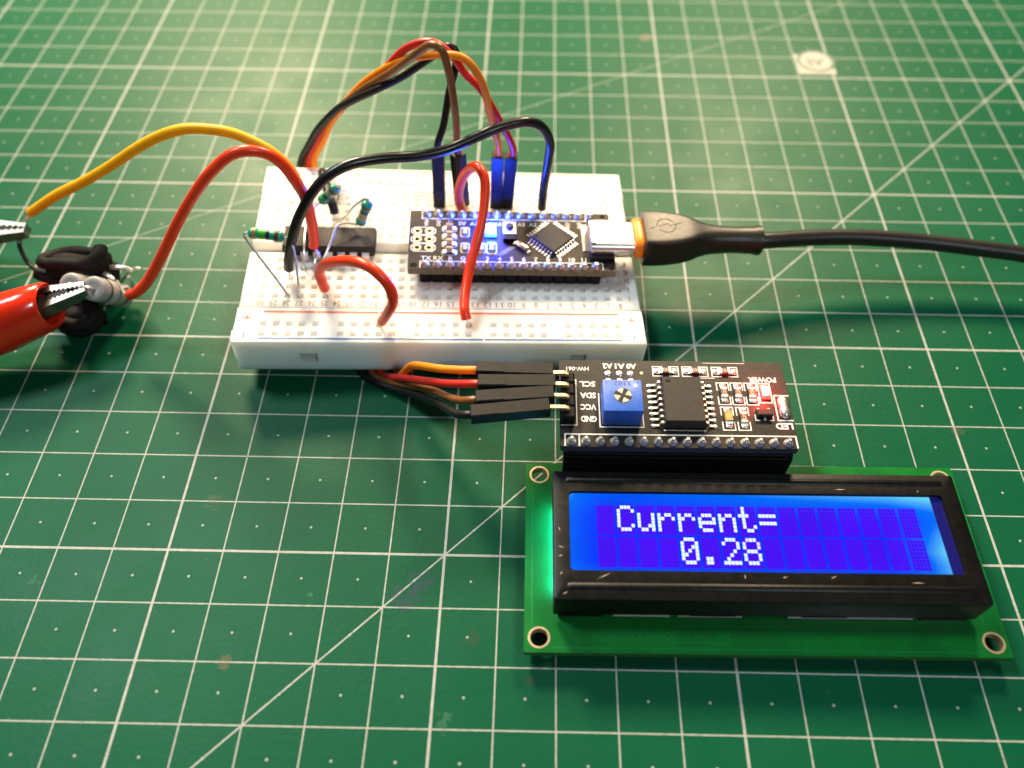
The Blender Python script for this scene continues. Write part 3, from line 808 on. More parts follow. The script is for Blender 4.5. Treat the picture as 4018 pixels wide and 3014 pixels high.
wire('jumper_wire', 'short bright red jumper wire looping in front of the chip to the rail',
     [f(-24.0, -13.7, 1.9), (22.75, 51.25, 16.4), (22.8, 51.2, 19.0), (24.5, 50.2, 21.9), (27.6, 48.4, 24.7), (31.4, 46.2, 27.1), (34.7, 44.3, 27.8), (37.3, 42.8, 26.4), (38.7, 42.0, 23.9), (38.5, 42.1, 20.3), (36.6, 43.2, 15.8), (35.2, 44.0, 12.9)], 1.02, 'wire_red',
     [V((22.75, 51.25, 16.0)), f(-24.0, -13.8, 1.6), f(-24.13, -13.97, .3), f(-24.13, -13.97, -2)], [V((35.4, 43.9, 13.4)), f(-12.7, -21.5, .6), f(-12.7, -21.5, -2)], group='jumper wires on the breadboard')
wire('jumper_wire', 'red jumper wire bent over the microcontroller board to the front rail',
     [f(3.81, 11.43, 1.2), (48.4, 77.9, 14.0), (48.4, 77.5, 17.4), (50.0, 76.5, 22.6), (52.7, 74.0, 27.0), (54.6, 71.0, 27.0), (54.9, 68.0, 24.8), (54.4, 64.0, 21.7), (53.4, 60.5, 19.0), (52.5, 57.5, 17.2), (51.7, 54.0, 15.2), (51.3, 50.0, 13.8), (51.4, 47.0, 13.2), (51.8, 45.6, 12.0)], 1.02, 'wire_red',
     [f(3.81, 11.43, 1.6), f(3.81, 11.43, -2)], [V((51.7, 45.8, 12.3)), f(5.08, -21.5, .4), f(5.08, -21.5, -2)], group='jumper wires on the breadboard')
wire('jumper_wire', 'stubby black jumper wire lying low behind the chip',
     [f(-27.9, 21.3, 1.6), f(-27.6, 20.6, 3.2), f(-26.8, 17.6, 4.0), f(-25.4, 12.5, 4.0), f(-24.3, 9.6, 3.0), f(-24.1, 8.95, 1.7)], 1.0, 'wire_grey',
     [f(-27.94, 21.3, 2.0), f(-27.94, 21.5, -2)], [f(-24.13, 8.95, 2.2), f(-24.13, 8.89, -2)], group='jumper wires on the breadboard')
wire('test_wire', 'red wire rising from the chip and curving left to the grey power resistors',
     [(19.6, 60.6, 16.8), (20.0, 60.8, 18.6), (20.5, 60.9, 23.1), (20.6, 61.0, 28.9), (19.8, 60.7, 33.0), (18.3, 60.4, 37.5), (16.2, 59.8, 40.2), (13.3, 59.0, 41.4), (10.4, 58.3, 41.0), (7.1, 57.4, 38.9), (3.1, 56.3, 35.2), (-2.1, 55.0, 29.1), (-6.6, 53.7, 23.0), (-10.6, 52.7, 17.7), (-13.6, 51.9, 14.2), (-16.2, 51.2, 12.2), (-18.0, 51.3, 11.3)], 1.05, 'wire_red',
     [V((19.6, 60.6, 17.3)), V((20.6, 59.6, 15.0)), f(-26.67, -4.6, 1.4), f(-26.9, -6.2, 0.6), f(-26.67, -6.35, -2)], [V((-17.8, 51.2, 11.4)), V((-20, 53, 10)), V((-22.6, 56.4, 8))], group='wires to the clips')
wire('test_wire', 'yellow wire arching left from the breadboard to the upper clip',
     [f(-29.21, 8.8, 1.2), (15.9, 73.8, 15.0), (15.6, 73.9, 19.1), (14.6, 73.9, 25.1), (12.2, 73.9, 29.1), (8.7, 74.0, 32.0), (4.7, 74.1, 34.0), (0.3, 74.1, 34.8), (-4.3, 74.2, 34.7), (-9.5, 74.3, 33.1), (-15.4, 74.4, 30.1), (-23.1, 74.6, 25.3), (-31.0, 74.7, 20.8), (-38.9, 74.8, 16.8), (-47.0, 75.0, 11.7)], 1.05, 'wire_yellow',
     [f(-29.21, 8.89, 1.5), f(-29.21, 8.89, -2)], [V((-46.6, 75.0, 12.0)), V((-48.6, 73.6, 10.4)), V((-49.3, 72.4, 9.6))], group='wires to the clips')

# ================================================================== dupont wires
DU = [
 ('orange', 'wire_orange', 'orange jumper wire with black plugs, topmost of the four feeding the display',
  ((55.0, 28.8), (69.0, 28.6)), [(51.3, 29.4, 16.5), (47.7, 30.8, 15.0), (44.0, 32.9, 13.0), (42.0, 34.5, 11.0), (40.5, 36.1, 8.0), (39.0, 37.4, 4.6), (37.6, 39.0, 1.6)],
  [(35.6, 44, .85), (26, 66, .85), (17, 86, .85), (13.5, 93.5, 2.2), (12.6, 95.0, 6.0), (12.8, 94.6, 12.0), (16.8, 93.4, 18.7), (19.0, 92.7, 22.9), (23.1, 91.5, 28.5), (28.3, 89.9, 34.5), (33.0, 88.5, 38.6), (38.3, 86.9, 42.2), (43.2, 85.4, 44.1), (47.5, 84.1, 45.2), (50.7, 83.2, 45.1), (52.9, 82.5, 43.2), (54.6, 82.0, 39.6), (55.5, 81.7, 34.6), (55.8, 81.6, 29.0)],
  11.43, (0.0, 0.0), 13.97),
 ('red', 'wire_red_dark', 'dark red jumper wire with black plugs, second of the four feeding the display',
  ((55.4, 25.7), (68.9, 26.0)), [(50.5, 27.3, 15.0), (44.7, 30.8, 11.0), (40.3, 34.4, 7.0), (36.8, 37.3, 3.4), (34.2, 39.6, 1.1)],
  [(32.4, 43.5, .85), (23.6, 65.5, .85), (15, 85.5, .85), (11.9, 93.3, 2.4), (11.0, 95.5, 6.0), (11.6, 95.0, 11.7), (14.9, 94.0, 17.6), (18.0, 93.2, 21.9), (22.9, 91.8, 27.9), (28.7, 90.2, 33.8), (34.0, 88.7, 39.0), (38.5, 87.4, 43.9), (42.5, 86.3, 46.3), (45.7, 85.4, 46.6), (48.8, 84.5, 44.3), (50.9, 83.9, 41.3), (54.0, 83.0, 38.4), (56.2, 82.4, 34.7), (57.7, 82.0, 29.6)],
  13.97, (0.35, 0.0), 13.97),
 ('brown', 'wire_brown', 'brown jumper wire with black plugs, third of the four feeding the display',
  ((55.2, 22.1), (68.9, 23.5)), [(52.5, 22.9, 15.9), (49.6, 26.1, 12.5), (46.4, 29.6, 9.5), (42.2, 33.1, 6.0), (36.8, 36.7, 2.6), (33.0, 39.1, .9)],
  [(30.6, 43, .85), (21.6, 65, .85), (13.2, 85, .85), (10.2, 93.0, 2.6), (9.4, 95.6, 6.0), (10.0, 95.2, 11.6), (13.6, 93.9, 17.8), (17.4, 92.4, 23.1), (23.3, 90.3, 29.5), (29.5, 88.0, 35.2), (36.2, 85.5, 40.6), (42.0, 82.4, 46.4), (45.0, 80.8, 49.1), (47.2, 79.8, 48.7), (48.1, 79.5, 45.0), (48.6, 79.6, 40.1), (48.8, 80.0, 33.0), (48.7, 80.6, 27.5)],
  3.81, (-0.9, 0.0), 13.97),
 ('black', 'wire_grey', 'black jumper wire with black plugs, lowest of the four feeding the display',
  ((54.5, 18.9), (67.9, 20.7)), [(52.0, 19.9, 15.9), (49.3, 24.0, 12.0), (46.1, 28.1, 8.5), (42.2, 32.0, 5.0), (37.8, 35.2, 2.2), (33.0, 37.9, .85)],
  [(28.6, 42.5, .85), (19.6, 64.5, .85), (11.4, 84.5, .85), (8.6, 92.6, 2.6), (8.2, 95.0, 6.0), (9.6, 94.6, 11.5), (12.9, 93.0, 17.1), (16.5, 91.5, 22.6), (21.7, 89.4, 28.6), (26.2, 87.5, 32.4), (32.0, 86.0, 36.1), (37.8, 87.2, 38.5), (43.8, 87.6, 42.4), (47.5, 87.2, 45.1), (49.1, 86.4, 44.2), (48.8, 85.2, 41.5), (47.4, 83.8, 37.3), (45.9, 82.2, 30.9), (45.1, 81.0, 26.3)],
  -1.27, (0.0, 0.0), 13.97)]
def housing(bm, M):
    """2.54 mm crimp housing, 14 mm along +x, with the stepped latch side"""
    box(bm, 0, 14, -1.31, 1.31, -1.25, 1.25, 0.12, 1, M)
    box(bm, 0.2, 5.0, -1.1, 1.1, 1.252, 1.33, 0.0, 1, M)
for cname, ma, label, ((x0, y0), (x1, y1)), front, back, col, lean, row in DU:
    t = thing('dupont_wire', label, 'wire', (x1, y1, 17.3), group='wires from the display to the microcontroller board')
    zc = 17.35
    ang = math.atan2(y1 - y0, x1 - x0)
    Mh = Matrix.Translation((x0, y0, zc)) @ Matrix.Rotation(ang, 4, 'Z')
    bm = B(); housing(bm, Mh)
    fh = obj('plug_housing', bm, 'dupont_black', t, smooth=30, world=True)
    # rear male plug
    fb = bw(col, row, 0.25); tp = bw(col + lean[0], row + lean[1], 14.2)
    d = (tp - fb).normalized()
    Mr = Matrix.Translation(fb) @ d.to_track_quat('X', 'Y').to_matrix().to_4x4()
    bm = B(); housing(bm, Mr)
    obj('plug_housing', bm, 'dupont_black', t, smooth=30, world=True)
    bm = B(); tube(bm, [fb + d * 1, fb, bw(col, row, -2)], .3, 8, 1); obj('pin', bm, 'tin', t, world=True)
    path = [(x0 + 1.2 * math.cos(ang), y0 + 0.5 * math.sin(ang), zc), (x0 - .6, y0 - .05, zc)] + front + back[:-1] + [tp + d * 2.4, tp - d * .8]
    bm = B(); tube(bm, path, .77, 14, 6)
    obj('insulation', bm, ma, t, smooth=50, world=True)

# ================================================================== display module
lm = thing('display_module', 'two-line character display with glowing blue screen in a black frame on a green board', 'display', LCD_LOC, LCD_ROT)
gp = pcb('green_board', -40, 40, -18, 18, -1.6, 0.0, [(sx * 37.5, sy * 15.5, 1.5) for sx in (-1, 1) for sy in (-1, 1)], 'pcb_green', 'pcb_green_edge', lm, r=0.25, seg=32)
for sx in (-1, 1):
    for sy in (-1, 1):
        bm = B()
        ring_loft(bm, [[(sx * 37.5 + r * math.cos(t), sy * 15.5 + r * math.sin(t), z) for t in (2 * math.pi * k / 32 for k in range(32))] for r, z in ((1.86, 0.01), (1.84, .06), (1.5, .06), (1.47, -1.6))], cap=False)
        obj('hole_ring', bm, 'copper_gold', gp, smooth=40)
bm = B()
for x in (-31.5, -26.5, -24.5, -21.6, -20.1, -16.2, -12.2, -8.9, -5.6):
    disc(bm, x, -14.9 + random.uniform(-.1, .1), 0.02, 0.16, 10)
obj('via', bm, 'dark_hole', gp, smooth=0)
mat('pcb_trace', (0.006, 0.175, 0.038), 0.3, vary=0.15, coat=0.3)
for (xa, xb, ya, yb) in ((-38.9, -38.6, -13.2, 12.8), (-35.4, 35.2, -17.3, -17.05), (-34.5, 20.0, -13.35, -13.2), (36.6, 36.9, -12.6, 12.6), (-20, -6, -16.2, -16.05)):
    bm = B(); quad(bm, xa, xb, ya, yb, 0.012); obj('copper_trace', bm, 'pcb_trace', gp, smooth=0)
bm = B()
for x in (-18, 14):
    lathe(bm, [(0, 6.5), (-.9, 6.3), (-1.7, 5.0), (-1.98, 2.5)], (x, -1, -1.6), (x, -1, -0.6), 28)
obj('driver_blob', bm, 'header_black', lm, smooth=60)
# backlight slab and holder under the frame
bm = B(); box(bm, -34.6, 34.6, -11.2, 11.6, 0.02, 4.6, 0.1, 1); obj('backlight_holder', bm, 'holder_white', lm)
for s in (-1, 1):
    bm = B(); a, b_ = sorted((s * 34.7 + .1, s * 35.15 + .1)); box(bm, a, b_, -7.5, 8.6, 0.06, 2.3); obj('light_guide', bm, 'light_guide', lm)
# black metal frame with window
ZB = 7.2
bm = B()
x0, x1, y0, y1 = -35.25, 35.45, -11.75, 12.2
wx0, wx1, wy0, wy1 = -32.45, 32.45, -6.6, 8.05
def rrect(x0, x1, y0, y1, r, z, n=5):
    o = []
    for cx_, cy_, a0 in ((x1 - r, y1 - r, 0), (x0 + r, y1 - r, 90), (x0 + r, y0 + r, 180), (x1 - r, y0 + r, 270)):
        for k in range(n + 1):
            a = math.radians(a0 + 90 * k / n); o.append((cx_ + r * math.cos(a), cy_ + r * math.sin(a), z))
    return o
ring_loft(bm, [rrect(x0, x1, y0, y1, .35, 0.75), rrect(x0, x1, y0, y1, .35, ZB - .35), rrect(x0 + .1, x1 - .1, y0 + .1, y1 - .1, .4, ZB - .1), rrect(x0 + .35, x1 - .35, y0 + .35, y1 - .35, .45, ZB),
               rrect(wx0 - .05, wx1 + .05, wy0 - .05, wy1 + .05, .75, ZB), rrect(wx0, wx1, wy0, wy1, .7, ZB - .08), rrect(wx0, wx1, wy0, wy1, .7, ZB - .75)], cap=False)
for v in bm.verts:      # the end walls stop short of the board, where the backlight leaks out
    if abs(v.co.z - .75) < .01 and (abs(v.co.x - x0) < .06 or abs(v.co.x - x1) < .06):
        v.co.z = 2.4
fr = obj('frame', bm, 'bezel_black', lm, smooth=40)
for (ya, yb) in ((-9.75, -8.95), (10.0, 10.8)):
    bm = B()
    for zz_, dx in ((0, 0),):
        ring_loft(bm, [[(x, ya - .25, ZB - .02), (x, ya, ZB + h * .7), (x, (ya + yb) / 2, ZB + h), (x, yb, ZB + h * .7), (x, yb + .25, ZB - .02)] for x, h in ((-33.0, 0.0), (-32.4, .34), (32.6, .34), (33.2, 0.0))])
    obj('stiffening_ridge', bm, 'bezel_black', fr, smooth=60)
for xa, xb in ((-25.2, -15.7), (-14.3, -3.7), (4.0, 24.8)):
    bm = B(); box(bm, xa, xb, y0 - .16, y0 + .3, 0.45, 0.74); obj('holder_lip', bm, 'holder_white', fr)
for x in (-30.6, -8.5, 10.0, 30.0):
    bm = B(); box(bm, x - 3.8, x + 3.8, y0 - .12, y0 + .35, 0.02, 0.9, .05, 1); obj('fixing_tab', bm, 'bezel_black', fr)
    bm = B(); box(bm, x - 3.0, x + 3.0, y1 - .35, y1 + .12, 0.02, 0.9, .05, 1); obj('fixing_tab', bm, 'bezel_black', fr)
bm = B()
rnd = random.Random(3)
for (x, y, l, a) in ((-27, -7.6, 2.6, 25), (2.5, -7.5, .9, 15), (10.5, -7.4, 1.1, 20), (15, 9.0, 2.0, 2), (-34, -2.5, 1.2, -15), (-34.1, -4.1, .9, 10), (-34, -7.2, .8, 50), (-33.4, -10.6, 1.0, 30), (-4.0, -7.5, 0.9, 85), (24, -8.2, 2.2, 0), (-34.2, 0.8, .8, -70), (28.5, 8.8, .5, 60)):
    d = Vector((math.cos(math.radians(a)), math.sin(math.radians(a)), 0)) * l / 2; n = Vector((-d.y, d.x, 0)).normalized() * .05; c = Vector((x, y, ZB + .012))
    bm.faces.new([bm.verts.new(p) for p in (c - d, c + n, c + d, c - n)])
obj('scratch', bm, 'smd_mark', fr, smooth=0)
# the screen: lit panel, unlit margin, character cells and pixels
ZS = ZB - 0.72
bm = B(); quad(bm, wx0 - .2, 30.55, wy0 - .2, wy1 + .2, ZS); sc = obj('screen', bm, 'screen_blue', lm, smooth=0)
bm = B(); quad(bm, 30.55, wx1 + .2, wy0 - .2, wy1 + .2, ZS + .002); obj('unlit_margin', bm, 'screen_dead', lm, smooth=0)
FONT = {'C': '01110 10001 10000 10000 10000 10001 01110', 'u': '00000 00000 10001 10001 10001 10011 01101', 'r': '00000 00000 10110 11001 10000 10000 10000',
        'e': '00000 00000 01110 10001 11111 10000 01110', 'n': '00000 00000 10110 11001 10001 10001 10001', 't': '01000 01000 11100 01000 01000 01001 00110',
        '=': '00000 00000 11111 00000 11111 00000 00000', '0': '01110 10001 10011 10101 11001 10001 01110', '.': '00000 00000 00000 00000 00000 01100 01100',
        '2': '01110 10001 00001 00010 00100 01000 11111', '8': '01110 10001 10001 01110 10001 10001 01110'}
LINES = (' Current=       ', '    0.28        ')
PW, PH = 0.60, 0.70
on, off, faded = B(), B(), B()
CX0, CW = -27.75, 3.475
for row, s in enumerate(LINES):
    ytop = 5.75 - row * 5.95
    for c, ch in enumerate(s):
        bits = FONT.get(ch, '00000 ' * 7).split() + ['00000']
        for j in range(8):
            for i in range(5):
                px = CX0 + c * CW + i * PW; py = ytop - j * PH
                lit = bits[j][i] == '1'
                gp_ = .045 if lit else .015
                fd = ch == '8' and (j, i) in ((0, 1), (1, 0), (1, 4), (2, 4))
                quad(faded if fd else on if lit else off, px + gp_, px + PW - gp_, py - PH + gp_, py - gp_, ZS + (.02 if lit else .01))
obj('unlit_pixels', off, 'pixel_off', sc, smooth=0)
obj('characters', on, 'pixel_on', sc, smooth=0)
obj('faded_pixels', faded, 'pixel_faded', sc, smooth=0)
# socket strip soldered along the back edge
bm = B(); box(bm, -33.3, 7.4, 14.25, 16.75, 0.02, 8.5, .12, 1); obj('socket_strip', bm, 'header_black', lm)

# ================================================================== interface board behind the display
BPO = LCDM @ Vector((-34.0, 14.0, 11.2))
bp = thing('interface_board', 'small black interface board with blue trimmer and red power light, behind the display', 'circuit board', tuple(BPO), LCD_ROT)
bpc = pcb('black_board', 0, 41.9, 0.75, 20.0, -1.6, 0, [], 'pcb_black', 'pcb_black_edge', bp, r=.3)
bm = B(); box(bm, 0.6, 41.2, 0.35, 2.75, -2.69, -1.62, .2, 1); obj('pin_strip', bm, 'header_black', bp)
bmp = B(); box(bmp, -.31, .31, -.31, .31, -6, 1.35, .1, 1); bpin_me = mesh_from(bmp, 30)
bmp = B(); lathe(bmp, [(0.02, .88), (.15, .86), (.45, .62), (.8, .42), (.9, .3)], (0, 0, 0), (0, 0, 1), 16); bsol_me = mesh_from(bmp, 60)
for k in range(16):
    p = put('pin', bpin_me, 'tin', bp, (1.95 + 2.54 * k, 1.85, 0))
    put('solder_joint', bsol_me, 'solder', p)
zs = 0.03
bm = B()
W = 0.2
quad(bm, .7, 41.7, 3.2, 3.45, zs)
for x in (.7, 3.2, 41.45):
    quad(bm, x, x + .25, .85, 3.2, zs)
text(bm, 'HW-061', 3.4, 17.95, zs, .95, 180, w=4.2, bold=.015)
for s, x in (('A2', 9.05), ('A1', 11.35), ('A0', 13.5)):
    text(bm, s, x, 18.65, zs, 1.25, 180, w=1.85, bold=.035)
for s, y in (('SCL', 14.4), ('SDA', 11.8), ('VCC', 9.2), ('GND', 6.6)):
    text(bm, s, 5.15, y, zs, 1.3, 180, w=2.9, bold=.035)
text(bm, 'POWER', 37.6, 15.8, zs, 1.2, 180, w=5.1, bold=.035)
text(bm, 'LED', 40.0, 5.5, zs, 1.35, 180, w=3.1, bold=.035)
frame_line(bm, -.02 + .25, 3.1, 5.15, 15.4, zs, .17, 'l')
frame_line(bm, 7.0, 15.0, 4.8, 12.5, zs, .22, 't')
quad(bm, 18.4, 25.9, 4.25, 4.42, zs)
quad(bm, 26.0, 28.8, 16.0, 16.14, zs)
quad(bm, 27.0, 34.8, 19.55, 19.65, zs)
for k in range(3):
    x = 17.35 + 5.5 * k
    for a, b_ in ((x, x + 1.9), (x + 3.1, x + 4.95)):
        quad(bm, a, b_, 18.55, 18.75, zs); quad(bm, a, b_, 16.35, 16.55, zs)
    quad(bm, x, x + .2, 16.55, 18.55, zs); quad(bm, x + 4.75, x + 4.95, 16.55, 18.55, zs)
def bracket(x0, x1, y0, y1):
    h = (y1 - y0) * .37
    quad(bm, x0, x1, y1 - W, y1, zs); quad(bm, x0, x1, y0, y0 + W, zs)
    for xx in (x0, x1 - W):
        quad(bm, xx, xx + W, y1 - h, y1 - W, zs); quad(bm, xx, xx + W, y0 + W, y0 + h, zs)
for x in (28.85, 31.4, 33.95):
    bracket(x, x + 2.35, 10.0, 15.1)
for x in (28.95, 31.7):
    bracket(x, x + 2.35, 4.45, 9.6)
frame_line(bm, 36.45, 38.8, 10.5, 15.0, zs, W)
frame_line(bm, 39.0, 41.85, 6.6, 12.35, zs, .24, 'r')
quad(bm, 35.0, 35.2, 6.6, 8.0, zs); quad(bm, 35.2, 35.9, 6.6, 6.8, zs); quad(bm, 38.2, 38.4, 6.6, 8.0, zs); quad(bm, 37.6, 38.2, 6.6, 6.8, zs)
obj('silkscreen', bm, 'silk_white', bpc, smooth=0)
for x in (9.05, 11.2, 13.25):
    for y in (16.95, 15.2):
        bm = B(); lathe(bm, [(0.01, .68), (.1, .62), (.16, .3)], (x, y, 0), (x, y, 1), 14); obj('address_pad', bm, 'solder', bpc, smooth=60)
bm = B(); disc(bm, 15.3, 17.1, .03, .3, 14, .14); obj('via', bm, 'copper_gold', bpc, smooth=0)
# angled four-pin header
bm = B()
for k in range(4):
    y = 14.1 - 2.54 * k
    box(bm, .15, 2.65, y - 1.24, y + 1.24, .03, 2.5, .3, 1)
hd = obj('angled_header', bm, 'header_black', bp)
for k in range(4):
    y = 14.1 - 2.54 * k
    yy = y + 0.35
    bm = B()
    def sq(px, pz, dx, dz):
        return [(px + dx * .31, yy - .31, pz + dz * .31), (px + dx * .31, yy + .31, pz + dz * .31), (px - dx * .31, yy + .31, pz - dz * .31), (px - dx * .31, yy - .31, pz - dz * .31)]
    ring_loft(bm, [sq(1.4, 1.5, 1, 0), sq(1.4, 2.35, 1, 0), sq(1.25, 2.95, .8, .6), sq(.7, 3.2, .1, 1), sq(-4.0, 3.2, 0, 1)])
    obj('pin', bm, 'copper_gold', hd, smooth=30)
# blue trimmer
tr = bpy.data.objects.new('trimmer', None); COL.objects.link(tr); tr.parent = bp; tr.location = Vector((10.9, 8.65, 0)) * MM
bm = B(); box(bm, -3.45, 3.45, -3.4, 3.4, .05, 4.6, .14, 2); obj('case', bm, 'pot_blue', tr)
bm = B(); lathe(bm, [(0, 1.62), (.06, 1.6)], (0, -.1, 4.56), (0, -.1, 6), 32); obj('dial_well', bm, 'dark_hole', tr)
bm = B()
for a in (20, 110, 200, 290):
    p = [(1.5 * math.cos(math.radians(a + t)), -.1 + 1.5 * math.sin(math.radians(a + t))) for t in (-27, -9, 9, 27)] + [(.42 * math.cos(math.radians(a)), -.1 + .42 * math.sin(math.radians(a)))]
    prism(bm, p, 4.6, 4.68)
obj('dial', bm, 'pot_dial', tr)
bm = B()
for k in range(15):
    a = math.radians(-35 - 110 / 7 * (k - 0) * 1.0 + 250 - 0)
    a = math.radians(-200 + 220 * k / 14 - 80 + 80)
    for ra, rb in ((1.85, 2.3),):
        d = V((math.cos(a), math.sin(a), 0)); n = V((-d.y, d.x, 0)) * .06; c = V((0, -.1, 4.612))
        bm.faces.new([bm.verts.new(c + q) for q in (d * ra - n, d * rb - n, d * rb + n, d * ra + n)])
text(bm, '3382', 0.1, 2.55, 4.612, .95, 180, w=3.0)
text(bm, '3', -2.75, 2.75, 4.612, .7, 180); text(bm, '1', 2.95, 2.75, 4.612, .7, 180)
obj('lettering', bm, 'pot_mark', tr, smooth=0)
bm = B(); lathe(bm, [(0, .36), (.03, .34)], (2.3, 2.1, 4.6), (2.3, 2.1, 6), 16); obj('index_dot', bm, 'tin', tr)
# wide chip with sixteen leads
ic = bpy.data.objects.new('interface_chip', None); COL.objects.link(ic); ic.parent = bp; ic.location = Vector((22.05, 9.65, 0)) * MM
bm = B()
def irect(z, dx, dy): return [(-dx, -dy, z), (dx, -dy, z), (dx, dy, z), (-dx, dy, z)]
ring_loft(bm, [irect(.2, 3.55, 5.0), irect(1.25, 3.75, 5.2), irect(1.4, 3.75, 5.2), irect(2.45, 3.45, 4.85)])
bmesh.ops.bevel(bm, geom=list(bm.edges), offset=.08, segments=1, affect='EDGES', profile=.5)
obj('package', bm, 'chip_black', ic, smooth=25)
bm = B(); lathe(bm, [(0, .5), (.01, .48)], (-2.55, 4.0, 2.45), (-2.55, 4.0, 3), 20); obj('index_mark', bm, 'chip_side', ic)
bmp = B()
ring_loft(bmp, [[(x, -.21, z), (x, .21, z), (x, .21, z + .24), (x, -.21, z + .24)] for x, z in ((3.6, 1.2), (4.2, 1.2), (4.55, .1), (5.4, .06))]); gl_me = mesh_from(bmp, 40)
bmp = B(); lathe(bmp, [(0, .3), (.12, .42), (.2, .3)], (5.6, 0, 0), (5.6, 0, 1), 12); gs_me = mesh_from(bmp, 60)
for s in (0, math.pi):
    for k in range(8):
        y = -4.445 + 1.27 * k
        l = put('lead', gl_me, 'tin', ic, (0, y * (1 if s == 0 else -1), 0), (0, 0, s))
        put('solder_joint', gs_me, 'solder', ic, (0, y * (1 if s == 0 else -1), 0), (0, 0, s))
# small parts
for k in range(3):
    smd(bp, 19.8 + 5.5 * k, 17.5, 0, 2.0, 1.2, .6, mark='103')
    for s in (-1, 1):
        bm = B(); box(bm, 19.8 + 5.5 * k + s * 1.75 - .5, 19.8 + 5.5 * k + s * 1.75 + .5, 16.8, 18.2, .02, .3, .12, 1); obj('solder_pad', bm, 'solder', bpc, smooth=60)
for k, mk in enumerate(('472', '472', '102')):
    smd(bp, 30.05 + 2.55 * k, 12.6, 0, 2.2, 1.2, .6, vertical=True, mark=mk)
    for s in (-1, 1):
        bm = B(); box(bm, 30.05 + 2.55 * k - .62, 30.05 + 2.55 * k + .62, 12.6 + s * 1.7 - .45, 12.6 + s * 1.7 + .45, .02, .3, .12, 1); obj('solder_pad', bm, 'solder', bpc, smooth=60)
smd(bp, 30.15, 7.1, 0, 2.0, 1.25, .9, body='smd_tan', vertical=True, ends='smd_tan', name='chip_capacitor')
smd(bp, 32.9, 7.1, 0, 2.2, 1.2, .6, vertical=True, mark='472')
for x in (30.15, 32.9):
    for s in (-1, 1):
        bm = B(); box(bm, x - .62, x + .62, 7.05 + s * 1.75 - .45, 7.05 + s * 1.75 + .45, .02, .3, .12, 1); obj('solder_pad', bm, 'solder', bpc, smooth=60)
rl = bpy.data.objects.new('red_led', None); COL.objects.link(rl); rl.parent = bp; rl.location = Vector((37.6, 12.85, 0)) * MM
bm = B(); box(bm, -.85, .85, -1.6, 1.6, .04, .36, .12, 2); obj('base', bm, 'red_led_halo', rl)  # base made to glow as the red halo spilling round the lens
bm = B(); box(bm, -.6, .6, -.9, .9, .31, .95, .15, 2); obj('lens', bm, 'red_led', rl)
ll = bpy.data.lights.new('red_led_light', 'POINT'); ll.energy = 0.010; ll.color = (1.0, 0.03, 0.02); ll.shadow_soft_size = 0.0006
lo = bpy.data.objects.new('red_led_light', ll); COL.objects.link(lo); lo.parent = bp; lo.location = Vector((37.6, 12.85, 1.8)) * MM
st = bpy.data.objects.new('transistor', None); COL.objects.link(st); st.parent = bp; st.location = Vector((36.7, 7.9, 0)) * MM
bm = B(); box(bm, -1.45, 1.45, -.65, .65, .12, 1.1, .1, 1); obj('package', bm, 'chip_black', st)
for x, s in ((0, -1), (-.95, 1), (.95, 1)):
    bm = B(); ya, yb = sorted((s * .6, s * 1.35)); box(bm, x - .25, x + .25, ya, yb, .02, .4, .1, 1); obj('leg', bm, 'solder', st)
bm = B()
lathe(bm, [(-2.4, .35), (-1.9, .85), (-1.0, .95), (0, .8), (1.0, .95), (1.9, .85), (2.4, .35)], (40.5, 9.5, .1), (40.5, 10.5, .1), 18)
obj('solder_bridge', bm, 'solder', bpc, smooth=60)

# ================================================================== alligator clips and the load at the left
def jaw_mesh(bm, L, w0, w1, h0, h1, M, up=True):
    """folded sheet jaw: back plate and two toothed cheeks; tip at x = 0, body towards -x, teeth towards -z (up jaw)"""
    s = 1 if up else -1
    def add(pts):
        bm.faces.new([bm.verts.new(M @ V((x, y, s * z))) for x, y, z in pts])
    th = .35
    n = 11
    for sd in (-1, 1):
        outer_t, outer_b = [], []
        for k in range(n * 2 + 1):
            u = k / (n * 2); x = -L * .72 * u; wv = w0 + (w1 - w0) * u * .72; hv = h0 + (h1 - h0) * u * .72
            tooth = .5 if k % 2 else 0.0
            outer_t.append((x, sd * wv, hv)); outer_b.append((x, sd * wv, tooth))
        u = 1.0; outer_t.append((-L, sd * w1, h1)); outer_b.append((-L, sd * w1, h1 * .25))
        for k in range(len(outer_t) - 1):
            a, b_, c, d = outer_t[k], outer_t[k + 1], outer_b[k + 1], outer_b[k]
            i = lambda p: (p[0], p[1] - sd * th, p[2])
            add([a, b_, c, d]); add([i(d), i(c), i(b_), i(a)]); add([d, c, i(c), i(d)])
    rt = [(0, w0, h0), (-L, w1, h1)]
    for dz in (0, -.35):
        add([(0, -w0, h0 + dz), (0, w0, h0 + dz), (-L, w1, h1 + dz), (-L, -w1, h1 + dz)])
    add([(0, -w0, 0), (0, w0, 0), (0, w0, h0), (0, -w0, h0)])

def boot(bm, M, L=46):
    ro = [(0, 4.3, 3.6), (.5, 4.75, 4.0), (4, 5.2, 4.5), (9, 5.6, 5.0), (16, 5.6, 5.1), (28, 4.8, 4.5), (38, 3.6, 3.4), (L, 2.7, 2.6)]
    n = 32
    def ring(s, a, b_, sl=1.0):
        return [M @ V((-s - sl * .35 * b_ * math.sin(2 * math.pi * k / n), a * math.cos(2 * math.pi * k / n), b_ * math.sin(2 * math.pi * k / n))) for k in range(n)]
    rings = [ring(9, 4.2, 3.7), ring(0.4, 3.6, 3.0)] + [ring(s, a, b_, max(0, 1 - s / 20)) for s, a, b_ in ro]
    ring_loft(bm, rings)

